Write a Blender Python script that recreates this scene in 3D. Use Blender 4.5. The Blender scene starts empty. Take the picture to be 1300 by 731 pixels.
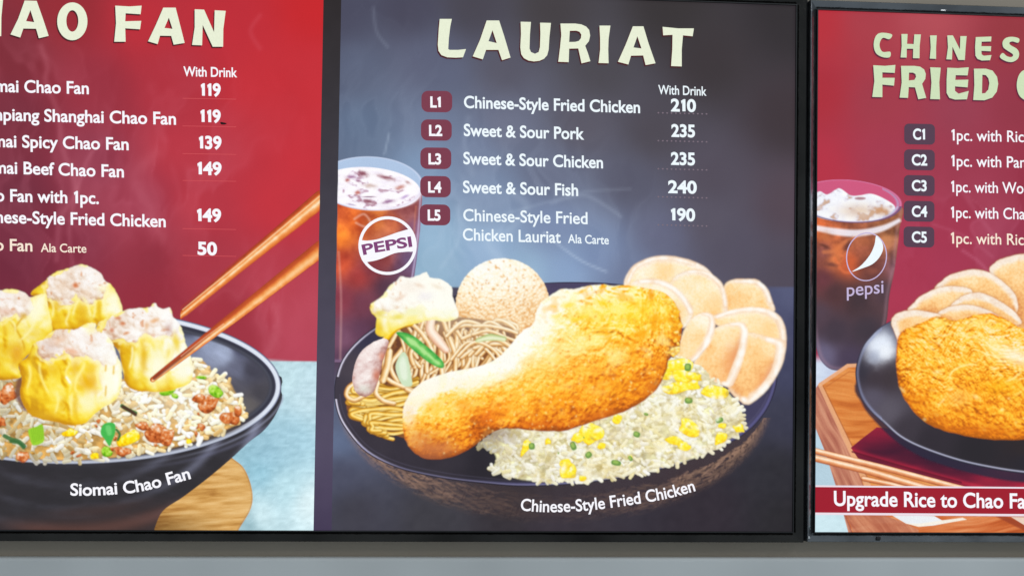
import bpy, math
import numpy as np
from mathutils import Vector, Matrix

# ------------------------------------------------------------------ camera, light, exposure
sc = bpy.context.scene
COL = sc.collection
F = 1800.0                      # focal length in pixels of a 1300 px wide picture
DIST = 1.8                      # metres from the boards
CAMZ = 1.75
YAW, PITCH, ROLL = (math.radians(v) for v in (-4.84429, 2.05218, -0.79612))
cam = bpy.data.cameras.new('camera')
cam.sensor_width = 36.0
cam.lens = 36.0 * F / 1300.0
cam.clip_start = 0.05
cam.clip_end = 50.0
cam.dof.use_dof = False
camo = bpy.data.objects.new('camera', cam)
COL.objects.link(camo)

def rotm(y, p, r):
    cy, sy, cp, sp, cr, sr = math.cos(y), math.sin(y), math.cos(p), math.sin(p), math.cos(r), math.sin(r)
    Rz = np.array([[cy, -sy, 0], [sy, cy, 0], [0, 0, 1]])
    Rx = np.array([[1, 0, 0], [0, cp, -sp], [0, sp, cp]])
    Ry = np.array([[cr, 0, sr], [0, 1, 0], [-sr, 0, cr]])
    return Rz @ Rx @ Ry
RM = rotm(YAW, PITCH, ROLL)
right, fwd, up = RM[:, 0], RM[:, 1], RM[:, 2]
M = Matrix(((right[0], up[0], -fwd[0], 0), (right[1], up[1], -fwd[1], -DIST), (right[2], up[2], -fwd[2], CAMZ), (0, 0, 0, 1)))
camo.matrix_world = M
sc.camera = camo

world = bpy.data.worlds.new('World')
sc.world = world
world.use_nodes = True
bg = world.node_tree.nodes['Background']
bg.inputs['Color'].default_value = (0.80, 0.92, 1.0, 1)
bg.inputs['Strength'].default_value = 0.38

def area(name, loc, target, sx, sy, power, colr):
    l = bpy.data.lights.new(name, 'AREA')
    l.shape = 'RECTANGLE'; l.size = sx; l.size_y = sy; l.energy = power; l.color = colr
    o = bpy.data.objects.new(name, l)
    o.location = loc
    o.rotation_euler = (Vector(target) - Vector(loc)).to_track_quat('-Z', 'Y').to_euler()
    COL.objects.link(o)
area('added_area_light', (1.9, -1.6, 3.3), (0.4, 0, 1.6), 1.4, 0.7, 16, (0.95, 0.98, 1.0))  # unseen area lamps, added to brighten the fascia and the rail reflections
area('added_area_light', (-1.6, -2.2, 3.3), (0.0, 0, 1.6), 1.2, 0.6, 8, (1.0, 0.97, 0.92))

sc.view_settings.view_transform = 'Standard'
sc.view_settings.look = 'None'
sc.view_settings.exposure = 0.0
sc.view_settings.gamma = 1.0
sc.view_settings.use_curve_mapping = False

# ------------------------------------------------------------------ helpers: places
def W2(px, py):
    """photograph position -> (x, z) on the plane of the printed sheets"""
    px = np.asarray(px, float); py = np.asarray(py, float)
    a = (px - 650.0) / F; b = -(py - 365.5) / F
    dx = RM[0, 0] * a + RM[0, 1] + RM[0, 2] * b
    dy = RM[1, 0] * a + RM[1, 1] + RM[1, 2] * b
    dz = RM[2, 0] * a + RM[2, 1] + RM[2, 2] * b
    return dx / dy * DIST, dz / dy * DIST + CAMZ
STEP = 0.00018                  # thickness of one layer of film
def srgb(c):
    c = np.clip(np.asarray(c, float), 0, 1)
    return np.where(c <= 0.04045, c / 12.92, ((c + 0.055) / 1.055) ** 2.4)

# ------------------------------------------------------------------ helpers: objects
def link(name, me, mat, parent=None):
    o = bpy.data.objects.new(name, me)
    COL.objects.link(o)
    if mat is not None and me is not None and len(me.materials) == 0:
        me.materials.append(mat)
    o.parent = parent
    return o
def empty(name, parent=None, loc=(0, 0, 0)):
    o = bpy.data.objects.new(name, None)
    o.empty_display_size = 0.05
    COL.objects.link(o); o.parent = parent; o.location = loc
    return o
def mesh(name, v, f):
    me = bpy.data.meshes.new(name)
    me.from_pydata([tuple(map(float, p)) for p in v], [], [tuple(q) for q in f])
    me.update()
    return me

# ------------------------------------------------------------------ materials
def newmat(name):
    m = bpy.data.materials.new(name); m.use_nodes = True
    return m, m.node_tree.nodes, m.node_tree.links, m.node_tree.nodes['Principled BSDF']
def grain(nt, lk, scale, lo, hi):
    tc = nt.new('ShaderNodeTexCoord')
    n = nt.new('ShaderNodeTexNoise'); n.inputs['Scale'].default_value = scale; n.inputs['Detail'].default_value = 3
    lk.new(tc.outputs['Object'], n.inputs['Vector'])
    r = nt.new('ShaderNodeMapRange')
    r.inputs['From Min'].default_value = 0.25; r.inputs['From Max'].default_value = 0.75
    r.inputs['To Min'].default_value = lo; r.inputs['To Max'].default_value = hi
    lk.new(n.outputs['Fac'], r.inputs['Value'])
    return r.outputs['Result'], n.outputs['Fac']
def film_material():
    m, nt, lk, p = newmat('backlit_print')
    at = nt.new('ShaderNodeAttribute'); at.attribute_name = 'print'
    g, _ = grain(nt, lk, 900.0, 0.93, 1.07)
    g2, _ = grain(nt, lk, 28.0, 0.975, 1.025)
    mu0 = nt.new('ShaderNodeMath'); mu0.operation = 'MULTIPLY'
    lk.new(g, mu0.inputs[0]); lk.new(g2, mu0.inputs[1])
    p.inputs['Base Color'].default_value = (0.01, 0.01, 0.01, 1)
    p.inputs['Roughness'].default_value = 0.35
    p.inputs['Specular IOR Level'].default_value = 0.10
    lk.new(at.outputs['Color'], p.inputs['Emission Color'])
    lk.new(mu0.outputs[0], p.inputs['Emission Strength'])
    lk.new(at.outputs['Alpha'], p.inputs['Alpha'])
    return m
FILM = film_material()
def ink(name, rgb, strength=1.0):
    m, nt, lk, p = newmat(name)
    c = srgb(np.array(rgb) / 255.0)
    p.inputs['Base Color'].default_value = (0.01, 0.01, 0.01, 1)
    p.inputs['Roughness'].default_value = 0.35
    p.inputs['Specular IOR Level'].default_value = 0.10
    p.inputs['Emission Color'].default_value = (*c, 1)
    g, _ = grain(nt, lk, 700.0, 0.95 * strength, 1.05 * strength)
    lk.new(g, p.inputs['Emission Strength'])
    return m
def paint(name, rgb, rough, metal=0.0, var=0.1, scale=6.0, bump=0.0, spec=0.5):
    m, nt, lk, p = newmat(name)
    g, fac = grain(nt, lk, scale, 1 - var, 1 + var)
    mx = nt.new('ShaderNodeVectorMath'); mx.operation = 'SCALE'
    mx.inputs[0].default_value = rgb
    lk.new(g, mx.inputs['Scale']); lk.new(mx.outputs[0], p.inputs['Base Color'])
    p.inputs['Roughness'].default_value = rough; p.inputs['Metallic'].default_value = metal
    rr, _ = grain(nt, lk, scale * 2.7, max(0.05, rough * 0.75), min(1, rough * 1.3)); lk.new(rr, p.inputs['Roughness'])
    p.inputs['Specular IOR Level'].default_value = spec
    if bump:
        b = nt.new('ShaderNodeBump'); b.inputs['Strength'].default_value = bump; b.inputs['Distance'].default_value = 0.002
        n2 = nt.new('ShaderNodeTexNoise'); n2.inputs['Scale'].default_value = scale * 12; n2.inputs['Detail'].default_value = 4
        tc = nt.new('ShaderNodeTexCoord'); lk.new(tc.outputs['Object'], n2.inputs['Vector'])
        lk.new(n2.outputs['Fac'], b.inputs['Height']); lk.new(b.outputs[0], p.inputs['Normal'])
    return m
RAIL = paint('black_satin_aluminium', (0.040, 0.038, 0.036), 0.18, 0.85, 0.5, 9.0, 0.35)
RAIL2 = paint('black_satin_aluminium_lit', (0.20, 0.21, 0.225), 0.17, 0.9, 0.55, 9.0, 0.35)  # black rail metal again, its brighter reflections put into the base colour
GASKET = paint('black_rubber', (0.012, 0.012, 0.014), 0.5, 0, 0.2, 20)
CASE = paint('black_case', (0.03, 0.03, 0.034), 0.35, 0.3, 0.2, 12, 0.05)
WALL = paint('taupe_painted_wall', (0.40, 0.345, 0.28), 0.75, 0, 0.10, 2.2, 0.15, 0.3)
FASCIA = paint('pale_grey_fascia', (0.62, 0.645, 0.65), 0.6, 0, 0.15, 3.5, 0.14)
STEEL = paint('bright_steel', (0.8, 0.8, 0.8), 0.25, 1.0, 0.05, 20)
INK_WHITE = ink('white_ink', (250, 249, 255))
INK_COOL = ink('cool_white_ink', (240, 250, 255))
INK_CREAM = ink('cream_ink', (233, 239, 214))
INK_PALE = ink('pale_green_ink', (206, 224, 186))
INK_WARM = ink('warm_white_ink', (250, 232, 214))
INK_SHADE = ink('dark_red_ink', (72, 22, 30))
INK_SHADE2 = ink('dark_purple_ink', (92, 30, 58))
INK_PLUM = ink('plum_ink', (124, 60, 78))
INK_SLATE = ink('slate_purple_ink', (86, 62, 80))
INK_BANNER = ink('crimson_ink', (158, 26, 44))
INK_DOT = ink('dim_dot_ink', (122, 108, 120))
INK_LINE = ink('soft_red_line_ink', (208, 82, 88))
INK_LOGO = ink('purple_logo_ink', (128, 66, 118))
INK_LILAC = ink('lilac_ink', (198, 182, 218))
INK_FLY = ink('black_spot_ink', (25, 12, 16))

# ------------------------------------------------------------------ painting tools (all numbers are computed here)
RNG = np.random.RandomState(7)
TAB = RNG.rand(256, 256)
TAB2 = RNG.rand(256, 256)
def vnoise(X, Y, seed=0):
    X = X + seed * 17.31; Y = Y + seed * 9.77
    xi = np.floor(X).astype(int); yi = np.floor(Y).astype(int)
    fx = X - xi; fy = Y - yi
    fx = fx * fx * (3 - 2 * fx); fy = fy * fy * (3 - 2 * fy)
    a = TAB[xi & 255, yi & 255]; b = TAB[(xi + 1) & 255, yi & 255]
    c = TAB[xi & 255, (yi + 1) & 255]; d = TAB[(xi + 1) & 255, (yi + 1) & 255]
    return (a * (1 - fx) + b * fx) * (1 - fy) + (c * (1 - fx) + d * fx) * fy
def fbm(X, Y, s, oc=4, seed=0, gain=0.5):
    t = 0; amp = 1; tot = 0
    for k in range(oc):
        t = t + amp * vnoise(X / s, Y / s, seed + k * 3 + 1); tot += amp
        amp *= gain; s = s / 2.03
    return t / tot
def worley(X, Y, s, seed=0):
    X = X / s + seed * 13.7; Y = Y / s + seed * 5.3
    xi = np.floor(X).astype(int); yi = np.floor(Y).astype(int)
    f1 = np.full(X.shape, 9.0); f2 = f1.copy()
    for dx in (-1, 0, 1):
        for dy in (-1, 0, 1):
            cx = xi + dx; cy = yi + dy
            px = cx + TAB[cx & 255, cy & 255]; py = cy + TAB2[cx & 255, cy & 255]
            d = np.hypot(X - px, Y - py)
            f2 = np.minimum(f2, np.maximum(f1, d)); f1 = np.minimum(f1, d)
    return f1, f2
def sstep(a, b, x):
    t = np.clip((x - a) / (b - a), 0, 1)
    return t * t * (3 - 2 * t)
def smooth(pts, n=6, closed=True):
    P = np.array(pts, float); N = len(P); out = []
    rng = range(N) if closed else range(N - 1)
    for i in rng:
        if closed:
            p0, p1, p2, p3 = P[i - 1], P[i], P[(i + 1) % N], P[(i + 2) % N]
        else:
            p0, p1, p2, p3 = P[max(i - 1, 0)], P[i], P[i + 1], P[min(i + 2, N - 1)]
        for k in range(n):
            t = k / n
            out.append(0.5 * ((2 * p1) + (-p0 + p2) * t + (2 * p0 - 5 * p1 + 4 * p2 - p3) * t * t + (-p0 + 3 * p1 - 3 * p2 + p3) * t ** 3))
    if not closed: out.append(P[-1])
    return np.array(out)
def rough(pts, amp, n, seed):
    """uneven outline"""
    P = smooth(pts, n); r = np.random.RandomState(seed)
    c = P.mean(0); d = P - c; d /= np.linalg.norm(d, axis=1)[:, None] + 1e-9
    return P + d * (r.rand(len(P))[:, None] - 0.5) * 2 * amp
def ramp(t, stops):
    xs = [s[0] for s in stops]
    return np.stack([np.interp(t, xs, [s[1][k] / 255.0 for s in stops]) for k in range(3)], -1)
def blur(a, s):
    r = int(3 * s) + 1
    k = np.exp(-0.5 * (np.arange(-r, r + 1) / s) ** 2); k /= k.sum()
    b = np.pad(a, r, mode='edge')
    b = np.apply_along_axis(lambda m: np.convolve(m, k, 'valid'), 0, b)
    return np.apply_along_axis(lambda m: np.convolve(m, k, 'valid'), 1, b)
def idw(X, Y, S, p=2.6, soft=25.0):
    num = 0; den = 0
    for (x, y, c) in S:
        w = 1.0 / ((X - x) ** 2 + (Y - y) ** 2 + soft ** 2) ** (p / 2)
        num = num + w[..., None] * (np.array(c, float) / 255.0); den = den + w
    return num / den[..., None]

class Art:
    """one printed picture, painted on its own fine grid"""
    def __init__(s, x0, y0, x1, y1, res=0.8):
        s.x0, s.y0, s.res = x0, y0, res
        nx = int(round((x1 - x0) / res)) + 1; ny = int(round((y1 - y0) / res)) + 1
        s.X, s.Y = np.meshgrid(x0 + np.arange(nx) * (x1 - x0) / (nx - 1), y0 + np.arange(ny) * (y1 - y0) / (ny - 1))
        s.C = np.zeros((ny, nx, 3)); s.A = np.zeros((ny, nx))
    def win(s, bx0, by0, bx1, by1):
        i0 = max(0, int((by0 - s.y0) / s.res)); i1 = min(s.A.shape[0], int((by1 - s.y0) / s.res) + 2)
        j0 = max(0, int((bx0 - s.x0) / s.res)); j1 = min(s.A.shape[1], int((bx1 - s.x0) / s.res) + 2)
        return (slice(i0, max(i0, i1)), slice(j0, max(j0, j1)))
    def over(s, m, c, w=None):
        w = w or (slice(None), slice(None))
        m = np.clip(m, 0, 1)
        c = np.asarray(c, float)
        if c.ndim == 1 and c.max() > 1.001: c = c / 255.0
        A = s.A[w]; na = m + A * (1 - m)
        s.C[w] = (c * m[..., None] + s.C[w] * (A * (1 - m))[..., None]) / np.maximum(na, 1e-6)[..., None]
        s.A[w] = na
    def tint(s, m, c, w=None):
        """change colour only where something is painted"""
        w = w or (slice(None), slice(None))
        m = np.clip(m, 0, 1)[..., None]; c = np.asarray(c, float)
        if c.ndim == 1 and c.max() > 1.001: c = c / 255.0
        s.C[w] = s.C[w] * (1 - m) + c * m
    def sd(s, P, w=None):
        w = w or (slice(None), slice(None))
        X, Y = s.X[w], s.Y[w]; P = np.asarray(P, float)
        d = np.full(X.shape, 1e9); ins = np.zeros(X.shape, bool)
        for i in range(len(P)):
            a = P[i]; b = P[(i + 1) % len(P)]; e = b - a
            L = e @ e
            if L < 1e-12: continue
            t = np.clip(((X - a[0]) * e[0] + (Y - a[1]) * e[1]) / L, 0, 1)
            d = np.minimum(d, (X - a[0] - t * e[0]) ** 2 + (Y - a[1] - t * e[1]) ** 2)
            if (a[1] > Y.min() or b[1] > Y.min()) and a[1] != b[1]:
                c = ((a[1] > Y) != (b[1] > Y)) & (X < e[0] * (Y - a[1]) / e[1] + a[0])
                ins ^= c
        d = np.sqrt(d)
        return np.where(ins, d, -d)
    def mask(s, sd, soft=1.0):
        return np.clip(sd / (s.res * soft) + 0.5, 0, 1)
    def blob(s, P, col, alpha=1.0, soft=1.0, n=6):
        P = smooth(P, n) if n else np.array(P, float)
        pad = 3 + soft * 1.5
        w = s.win(P[:, 0].min() - pad, P[:, 1].min() - pad, P[:, 0].max() + pad, P[:, 1].max() + pad)
        if s.A[w].size == 0: return
        s.over(s.mask(s.sd(P, w), soft) * alpha, col, w)
    def line(s, pts, wid, n=8, pad=3):
        """returns window, distance, side (-1..1), t along for a curve"""
        P = smooth(pts, n, False) if n else np.array(pts, float)
        wm = max(wid) if hasattr(wid, '__len__') else wid
        w = s.win(P[:, 0].min() - wm - pad, P[:, 1].min() - wm - pad, P[:, 0].max() + wm + pad, P[:, 1].max() + wm + pad)
        X, Y = s.X[w], s.Y[w]
        if X.size == 0: return None
        best = np.full(X.shape, 1e9); T = np.zeros(X.shape); S = np.zeros(X.shape)
        L = np.r_[0, np.cumsum(np.hypot(*(P[1:] - P[:-1]).T))]
        for i in range(len(P) - 1):
            a = P[i]; e = P[i + 1] - a; l2 = e @ e + 1e-12
            dx = X - a[0]; dy = Y - a[1]
            t = np.clip((dx * e[0] + dy * e[1]) / l2, 0, 1)
            d = np.hypot(dx - t * e[0], dy - t * e[1])
            u = d < best
            best = np.where(u, d, best)
            T = np.where(u, (L[i] + t * (L[i + 1] - L[i])) / L[-1], T)
            S = np.where(u, np.sign(e[0] * dy - e[1] * dx), S)
        return w, best, S, T
    def stroke(s, pts, wid, col, alpha=1.0, soft=1.0, n=8):
        r = s.line(pts, wid, n, 3 + soft)
        if r is None: return
        w, d, S, T = r
        hw = np.interp(T, np.linspace(0, 1, len(wid)), wid) / 2 if hasattr(wid, '__len__') else wid / 2
        al = np.interp(T, np.linspace(0, 1, len(alpha)), alpha) if hasattr(alpha, '__len__') else alpha
        s.over(np.clip((hw - d) / (s.res * soft) + 0.5, 0, 1) * al, col, w)
    def tube(s, pts, wid, stops, light=-0.5, edge=None, n=8, vary=0.0, seed=0):
        """a round strand: the tone runs across its width"""
        r = s.line(pts, wid, n)
        if r is None: return
        w, d, S, T = r
        hw = (np.interp(T, np.linspace(0, 1, len(wid)), wid) if hasattr(wid, '__len__') else wid + 0 * T) / 2
        u = np.clip(S * d / hw, -1, 1)
        if edge is not None:
            s.over(np.clip((hw + 1.3 - d) / 1.8, 0, 1) * edge[1], edge[0], w)
        v = 1 - np.abs(u - light) / (1 + abs(light))
        if vary: v = v + (fbm(s.X[w], s.Y[w], 7, 2, seed) - 0.5) * vary
        s.over(np.clip((hw - d) / s.res + 0.5, 0, 1), ramp(v, stops), w)
    def shade(s, h, L, w=None):
        gy, gx = np.gradient(h, s.res)
        L = np.array(L, float); L /= np.linalg.norm(L)
        return (-gx * L[0] - gy * L[1] + L[2]) / np.sqrt(gx * gx + gy * gy + 1)
    def soft(s, items):
        """soft patches of colour: x, y, rx, ry, rot, colour, alpha"""
        for x, y, rx, ry, rot, c, al in items:
            R = max(rx, ry) * 2.2
            w = s.win(x - R, y - R, x + R, y + R)
            X, Y = s.X[w], s.Y[w]
            if X.size == 0: continue
            wob = 1 + (fbm(X, Y, max(3.0, min(rx, ry) * 0.8), 3, int(x) % 97) - 0.5) * 1.1
            cr, sr = math.cos(rot), math.sin(rot)
            u = ((X - x) * cr + (Y - y) * sr) / rx; v = (-(X - x) * sr + (Y - y) * cr) / ry
            s.tint(np.exp(-((u * u + v * v) * wob) ** 1.2) * al * (s.A[w] > 0), c, w)
    def ridge(s, pts, wid, c, al=0.8, soft=2.0):
        r = s.line(pts, wid, 5, 4)
        if r is None: return
        w, d, S, T = r
        s.tint(np.exp(-(d / (wid * 0.6 + 0.4)) ** 2) * al * np.clip(np.sin(np.pi * np.clip(T, 0.02, 0.98)) * 2, 0, 1) * (s.A[w] > 0), c, w)
    def soften(s, amt=1.0):
        for ax in (0, 1):
            A = s.A; P = s.C * A[..., None]
            k = 0.25 * amt
            def sh(a, d):
                n = a.shape[ax]; i = np.clip(np.arange(n) + d, 0, n - 1)
                return np.take(a, i, ax)
            A2 = A * (1 - 2 * k) + k * (sh(A, 1) + sh(A, -1))
            P2 = P * (1 - 2 * k) + k * (sh(P, 1) + sh(P, -1))
            s.C = P2 / np.maximum(A2, 1e-6)[..., None]; s.A = A2
    def pop(s, g=0.9, sat=1.0):
        C = np.clip(s.C, 0, 1) ** g; m = C.mean(-1, keepdims=True)
        s.C = np.clip(m + (C - m) * sat, 0, 1)
    def clip(s, m):
        s.A = s.A * np.clip(m, 0, 1)
    def build(s, name, parent, k, clipfn=None):
        if clipfn is not None: s.clip(clipfn(s.X, s.Y))
        ny, nx = s.A.shape
        keep = s.A > 0.004
        q = keep[:-1, :-1] | keep[1:, :-1] | keep[:-1, 1:] | keep[1:, 1:]
        idx = np.arange(ny * nx).reshape(ny, nx)
        f = np.stack([idx[:-1, :-1][q], idx[1:, :-1][q], idx[1:, 1:][q], idx[:-1, 1:][q]], -1)
        used = np.zeros(ny * nx, bool); used[f.ravel()] = True
        remap = np.cumsum(used) - 1
        f = remap[f].astype(np.int32)
        x, z = W2(s.X.ravel()[used], s.Y.ravel()[used])
        co = np.stack([x, np.full_like(x, -k * STEP), z], -1).astype(np.float32)
        me = bpy.data.meshes.new(name)
        me.vertices.add(len(co)); me.vertices.foreach_set('co', co.ravel())
        me.loops.add(f.size); me.loops.foreach_set('vertex_index', f.ravel())
        me.polygons.add(len(f)); me.polygons.foreach_set('loop_start', np.arange(0, f.size, 4, dtype=np.int32))
        me.polygons.foreach_set('loop_total', np.full(len(f), 4, dtype=np.int32))
        me.update(calc_edges=True)
        # give empty fringe vertices the colour of their painted neighbours
        C = s.C.copy(); A = s.A
        wgt = (A > 0.01).astype(float)
        acc = np.zeros_like(C); wa = np.zeros_like(A)
        for dy in (-1, 0, 1):
            for dx in (-1, 0, 1):
                acc += np.roll(np.roll(C * wgt[..., None], dy, 0), dx, 1); wa += np.roll(np.roll(wgt, dy, 0), dx, 1)
        C = np.where((wgt == 0)[..., None], acc / np.maximum(wa, 1e-6)[..., None], C)
        ca = np.concatenate([srgb(C.reshape(-1, 3)[used]), A.reshape(-1, 1)[used]], 1).astype(np.float32)
        at = me.color_attributes.new('print', 'FLOAT_COLOR', 'POINT')
        at.data.foreach_set('color', ca.ravel())
        return link(name, me, FILM, parent)

# ------------------------------------------------------------------ flat shapes and lettering
def filled(name, loops, parent, mat, k, extra=None):
    """2D outlines (with holes) -> one flat mesh"""
    cu = bpy.data.curves.new('outline', 'CURVE'); cu.dimensions = '2D'; cu.fill_mode = 'BOTH'
    for lp in loops:
        sp = cu.splines.new('POLY'); sp.points.add(len(lp) - 1)
        x, z = W2([p[0] for p in lp], [p[1] for p in lp])
        for i in range(len(lp)): sp.points[i].co = (x[i], z[i], 0, 1)
        sp.use_cyclic_u = True
    o = bpy.data.objects.new('outline', cu)
    me = bpy.data.meshes.new_from_object(o)
    bpy.data.objects.remove(o); bpy.data.curves.remove(cu)
    n = len(me.vertices); co = np.zeros(n * 3); me.vertices.foreach_get('co', co); co = co.reshape(-1, 3)
    out = np.stack([co[:, 0], np.full(n, -k * STEP), co[:, 1]], -1)
    me.vertices.foreach_set('co', out.ravel()); me.update()
    me.name = name; me.materials.clear()
    return link(name, me, mat, parent)
GLY = {}
def glyph(ch, bold):
    key = (ch, bold)
    if key in GLY: return GLY[key]
    def raw(t, b):
        c = bpy.data.curves.new('t', 'FONT'); c.body = t; c.size = 1.0; c.offset = b; c.fill_mode = 'FRONT'; c.resolution_u = 5
        o = bpy.data.objects.new('t', c); me = bpy.data.meshes.new_from_object(o)
        v = np.zeros(len(me.vertices) * 3); me.vertices.foreach_get('co', v)
        f = [list(p.vertices) for p in me.polygons]
        bpy.data.objects.remove(o); bpy.data.curves.remove(c); bpy.data.meshes.remove(me)
        return v.reshape(-1, 3)[:, :2], f
    if ch == '1':
        w = 0.055 + bold
        v = np.array([(0.13 - w, 0), (0.13 + w, 0), (0.13 + w, 0.70), (0.13 - w * 0.2, 0.70), (-0.03, 0.60), (0.0, 0.60 - 2.1 * w), (0.13 - w, 0.70 - 1.9 * w)])
        v[:, 0] += 0.10
        f = [[0, 1, 2, 3, 6], [3, 4, 5, 6]]
        GLY[key] = (v, f, 0.40); return GLY[key]
    v, f = raw(ch, bold) if ch != ' ' else (np.zeros((0, 2)), [])
    a, _ = raw('|' + ch + '|', 0); b, _ = raw('||', 0)
    GLY[key] = (v, f, (a[:, 0].max() - b[:, 0].max()))
    return GLY[key]
def lettering(s, path, cap, parent, mat, k, bold=0.018, prefix='', name='lettering', track=0.0, fit=True, suffix=''):
    """letters along a baseline given by photograph positions; prefix goes on to the left of the path"""
    P = smooth(path, 8, False) if len(path) > 2 else np.array(path, float)
    L = np.r_[0, np.cumsum(np.hypot(*(P[1:] - P[:-1]).T))]
    adv = [glyph(c, bold)[2] + track for c in s]
    tot = sum(adv) - track - 0.06
    sy = cap / 0.675
    sx = L[-1] / tot if fit else sy
    def place(u):
        if u < 0: d = (P[1] - P[0]) / np.linalg.norm(P[1] - P[0]); return P[0] + d * u, d
        if u >= L[-1]: d = (P[-1] - P[-2]) / np.linalg.norm(P[-1] - P[-2]); return P[-1] + d * (u - L[-1]), d
        i = min(np.searchsorted(L, u, 'right') - 1, len(P) - 2)
        d = (P[i + 1] - P[i]) / (L[i + 1] - L[i]); return P[i] + d * (u - L[i]), d
    V = []; Fc = []; off = 0
    def put(c, u):
        nonlocal off
        v, f, a = glyph(c, bold)
        if len(v):
            o, d = place(u + a * sx / 2)
            q = (v[:, 0] - a / 2) * sx
            straight = len(path) == 2
            nx = np.array([-d[1], d[0]]) if not straight else np.array([0.012, 1.0])
            pts = o + q[:, None] * d - (v[:, 1] * sy)[:, None] * nx
            V.extend(pts.tolist()); Fc.extend([[i + off for i in t] for t in f]); off += len(v)
    u = -0.03 * sx
    for c, a in zip(s, adv):
        put(c, u); u += a * sx
    for c in suffix:
        put(c, u); u += (glyph(c, bold)[2] + track) * sx
    u = -0.03 * sx
    for c in reversed(prefix):
        u -= (glyph(c, bold)[2] + track) * sx; put(c, u)
    V = np.array(V); x, z = W2(V[:, 0], V[:, 1])
    me = mesh(name, np.stack([x, np.full_like(x, -k * STEP), z], -1), Fc)
    return link(name, me, mat, parent)
def rrect(x0, y0, x1, y1, r, slope=0.03, n=6):
    out = []
    for cx, cy, a0 in ((x1 - r, y0 + r, -90), (x1 - r, y1 - r, 0), (x0 + r, y1 - r, 90), (x0 + r, y0 + r, 180)):
        for i in range(n + 1):
            a = math.radians(a0 + 90 * i / n); out.append((cx + r * math.cos(a), cy + r * math.sin(a)))
    return [(x, y + (x - (x0 + x1) / 2) * slope) for x, y in out]
def loc(pts, ox, oy, s):
    return [(ox + x / s, oy + y / s) for x, y in pts]
def ellipse(cx, cy, rx, ry, n=36, rot=0):
    c, s = math.cos(rot), math.sin(rot)
    return [(cx + rx * math.cos(a) * c - ry * math.sin(a) * s, cy + rx * math.cos(a) * s + ry * math.sin(a) * c) for a in np.linspace(0, 2 * math.pi, n, endpoint=False)]
def headletter(loops, parent, mat, shade, k, dx=-1.4, dy=1.8):
    o = filled('letter', loops, parent, mat, k)
    filled('letter_shadow', [[(x + dx, y + dy) for x, y in lp] for lp in loops], parent, shade, k - 1)
    return o

# ------------------------------------------------------------------ wall and fascia
def box(name, x0, x1, y0, y1, z0, z1, mat, parent=None, bev=0.0):
    import bmesh
    bm = bmesh.new()
    bmesh.ops.create_cube(bm, size=1)
    for v in bm.verts:
        v.co = ((x0 + x1) / 2 + v.co.x * (x1 - x0), (y0 + y1) / 2 + v.co.y * (y1 - y0), (z0 + z1) / 2 + v.co.z * (z1 - z0))
    if bev:
        bmesh.ops.bevel(bm, geom=bm.edges[:], offset=bev, segments=4, profile=0.5, affect='EDGES')
    me = bpy.data.meshes.new(name); bm.to_mesh(me); bm.free()
    return link(name, me, mat, parent)
w = box('wall', -1.6, 2.4, 0.010, 0.16, 0.9, 2.9, WALL)
w['kind'] = 'structure'
FZ = float(W2(650, 707)[1])
f = box('fascia_panel', -1.58, 2.38, -0.006, 0.0095, 1.0, FZ, FASCIA, None, 0.004)
f['label'] = 'pale blue grey fascia panel running along the wall under both menu boards'
f['category'] = 'fascia panel'

# ------------------------------------------------------------------ menu board frames
def avg(*v): return sum(v) / len(v)
XS_L1 = avg(*[float(W2(x, y)[0]) for x, y in ((410.2, 0), (398.5, 670))])       # right edge of the left sheet
XS_M0 = avg(*[float(W2(x, y)[0]) for x, y in ((433.5, 0), (422, 600))])       # left edge of the middle sheet
XS_M1 = avg(*[float(W2(x, y)[0]) for x, y in ((1011.3, 0), (1006.7, 640))])
XS_R0 = avg(*[float(W2(x, y)[0]) for x, y in ((1036.5, 15), (1032.7, 670))])
ZB1 = avg(*[float(W2(x, y)[1]) for x, y in ((0, 673.0), (1000, 675.5))])
ZT1 = float(W2(1000, 6.2)[1])
ZB2 = avg(*[float(W2(x, y)[1]) for x, y in ((1040, 675.5), (1290, 677))])
ZT2 = avg(*[float(W2(x, y)[1]) for x, y in ((1045, 13), (1290, 20.5))])
XL = XS_L1 - 0.60
XR = XS_R0 + 0.60
PROF = [(0.0, 0.0095), (0.0, -0.0010), (0.0016, -0.0022), (0.0112, -0.0105), (0.0128, -0.0108), (0.0138, -0.0096), (0.0140, 0.0), (0.0140, 0.0096)]
def frame(parent, x0, x1, z0, z1, k=1.0, mat=None):
    import bmesh
    prof = [(d * k, y * k if y < 0 else y) for d, y in PROF]
    mat = mat or RAIL
    corners = [(x0, z0, -1, -1), (x1, z0, 1, -1), (x1, z1, 1, 1), (x0, z1, -1, 1)]
    for i in range(4):
        a = corners[i]; b = corners[(i + 1) % 4]
        v = []; fc = []
        segs = 2
        for c in (a, b):
            for (d, y) in prof: v.append((c[0] + c[2] * d, y, c[1] + c[3] * d))
        n = len(prof)
        for j in range(n - 1): fc.append((j, j + 1, n + j + 1, n + j))
        me = mesh('frame_rail', v, fc)
        bm = bmesh.new(); bm.from_mesh(me)
        bmesh.ops.recalc_face_normals(bm, faces=bm.faces[:]); bm.to_mesh(me); bm.free()
        link('frame_rail', me, mat, parent)
    g = 0.0012
    for (gx0, gx1, gz0, gz1) in ((x0, x1, z0, z0 + g), (x0, x1, z1 - g, z1), (x0, x0 + g, z0 + g, z1 - g), (x1 - g, x1, z0 + g, z1 - g)):
        box('gasket', gx0, gx1, -0.0042, 0.0, gz0, gz1, GASKET, parent)
    e = 0.0135 * k
    box('back_case', x0 - e, x1 + e + (0.0045 if k > 0.8 else 0), 0.003, 0.0095, z0 - e, z1 + e, CASE, parent)
XC1 = (XL + XS_M1) / 2
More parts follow.
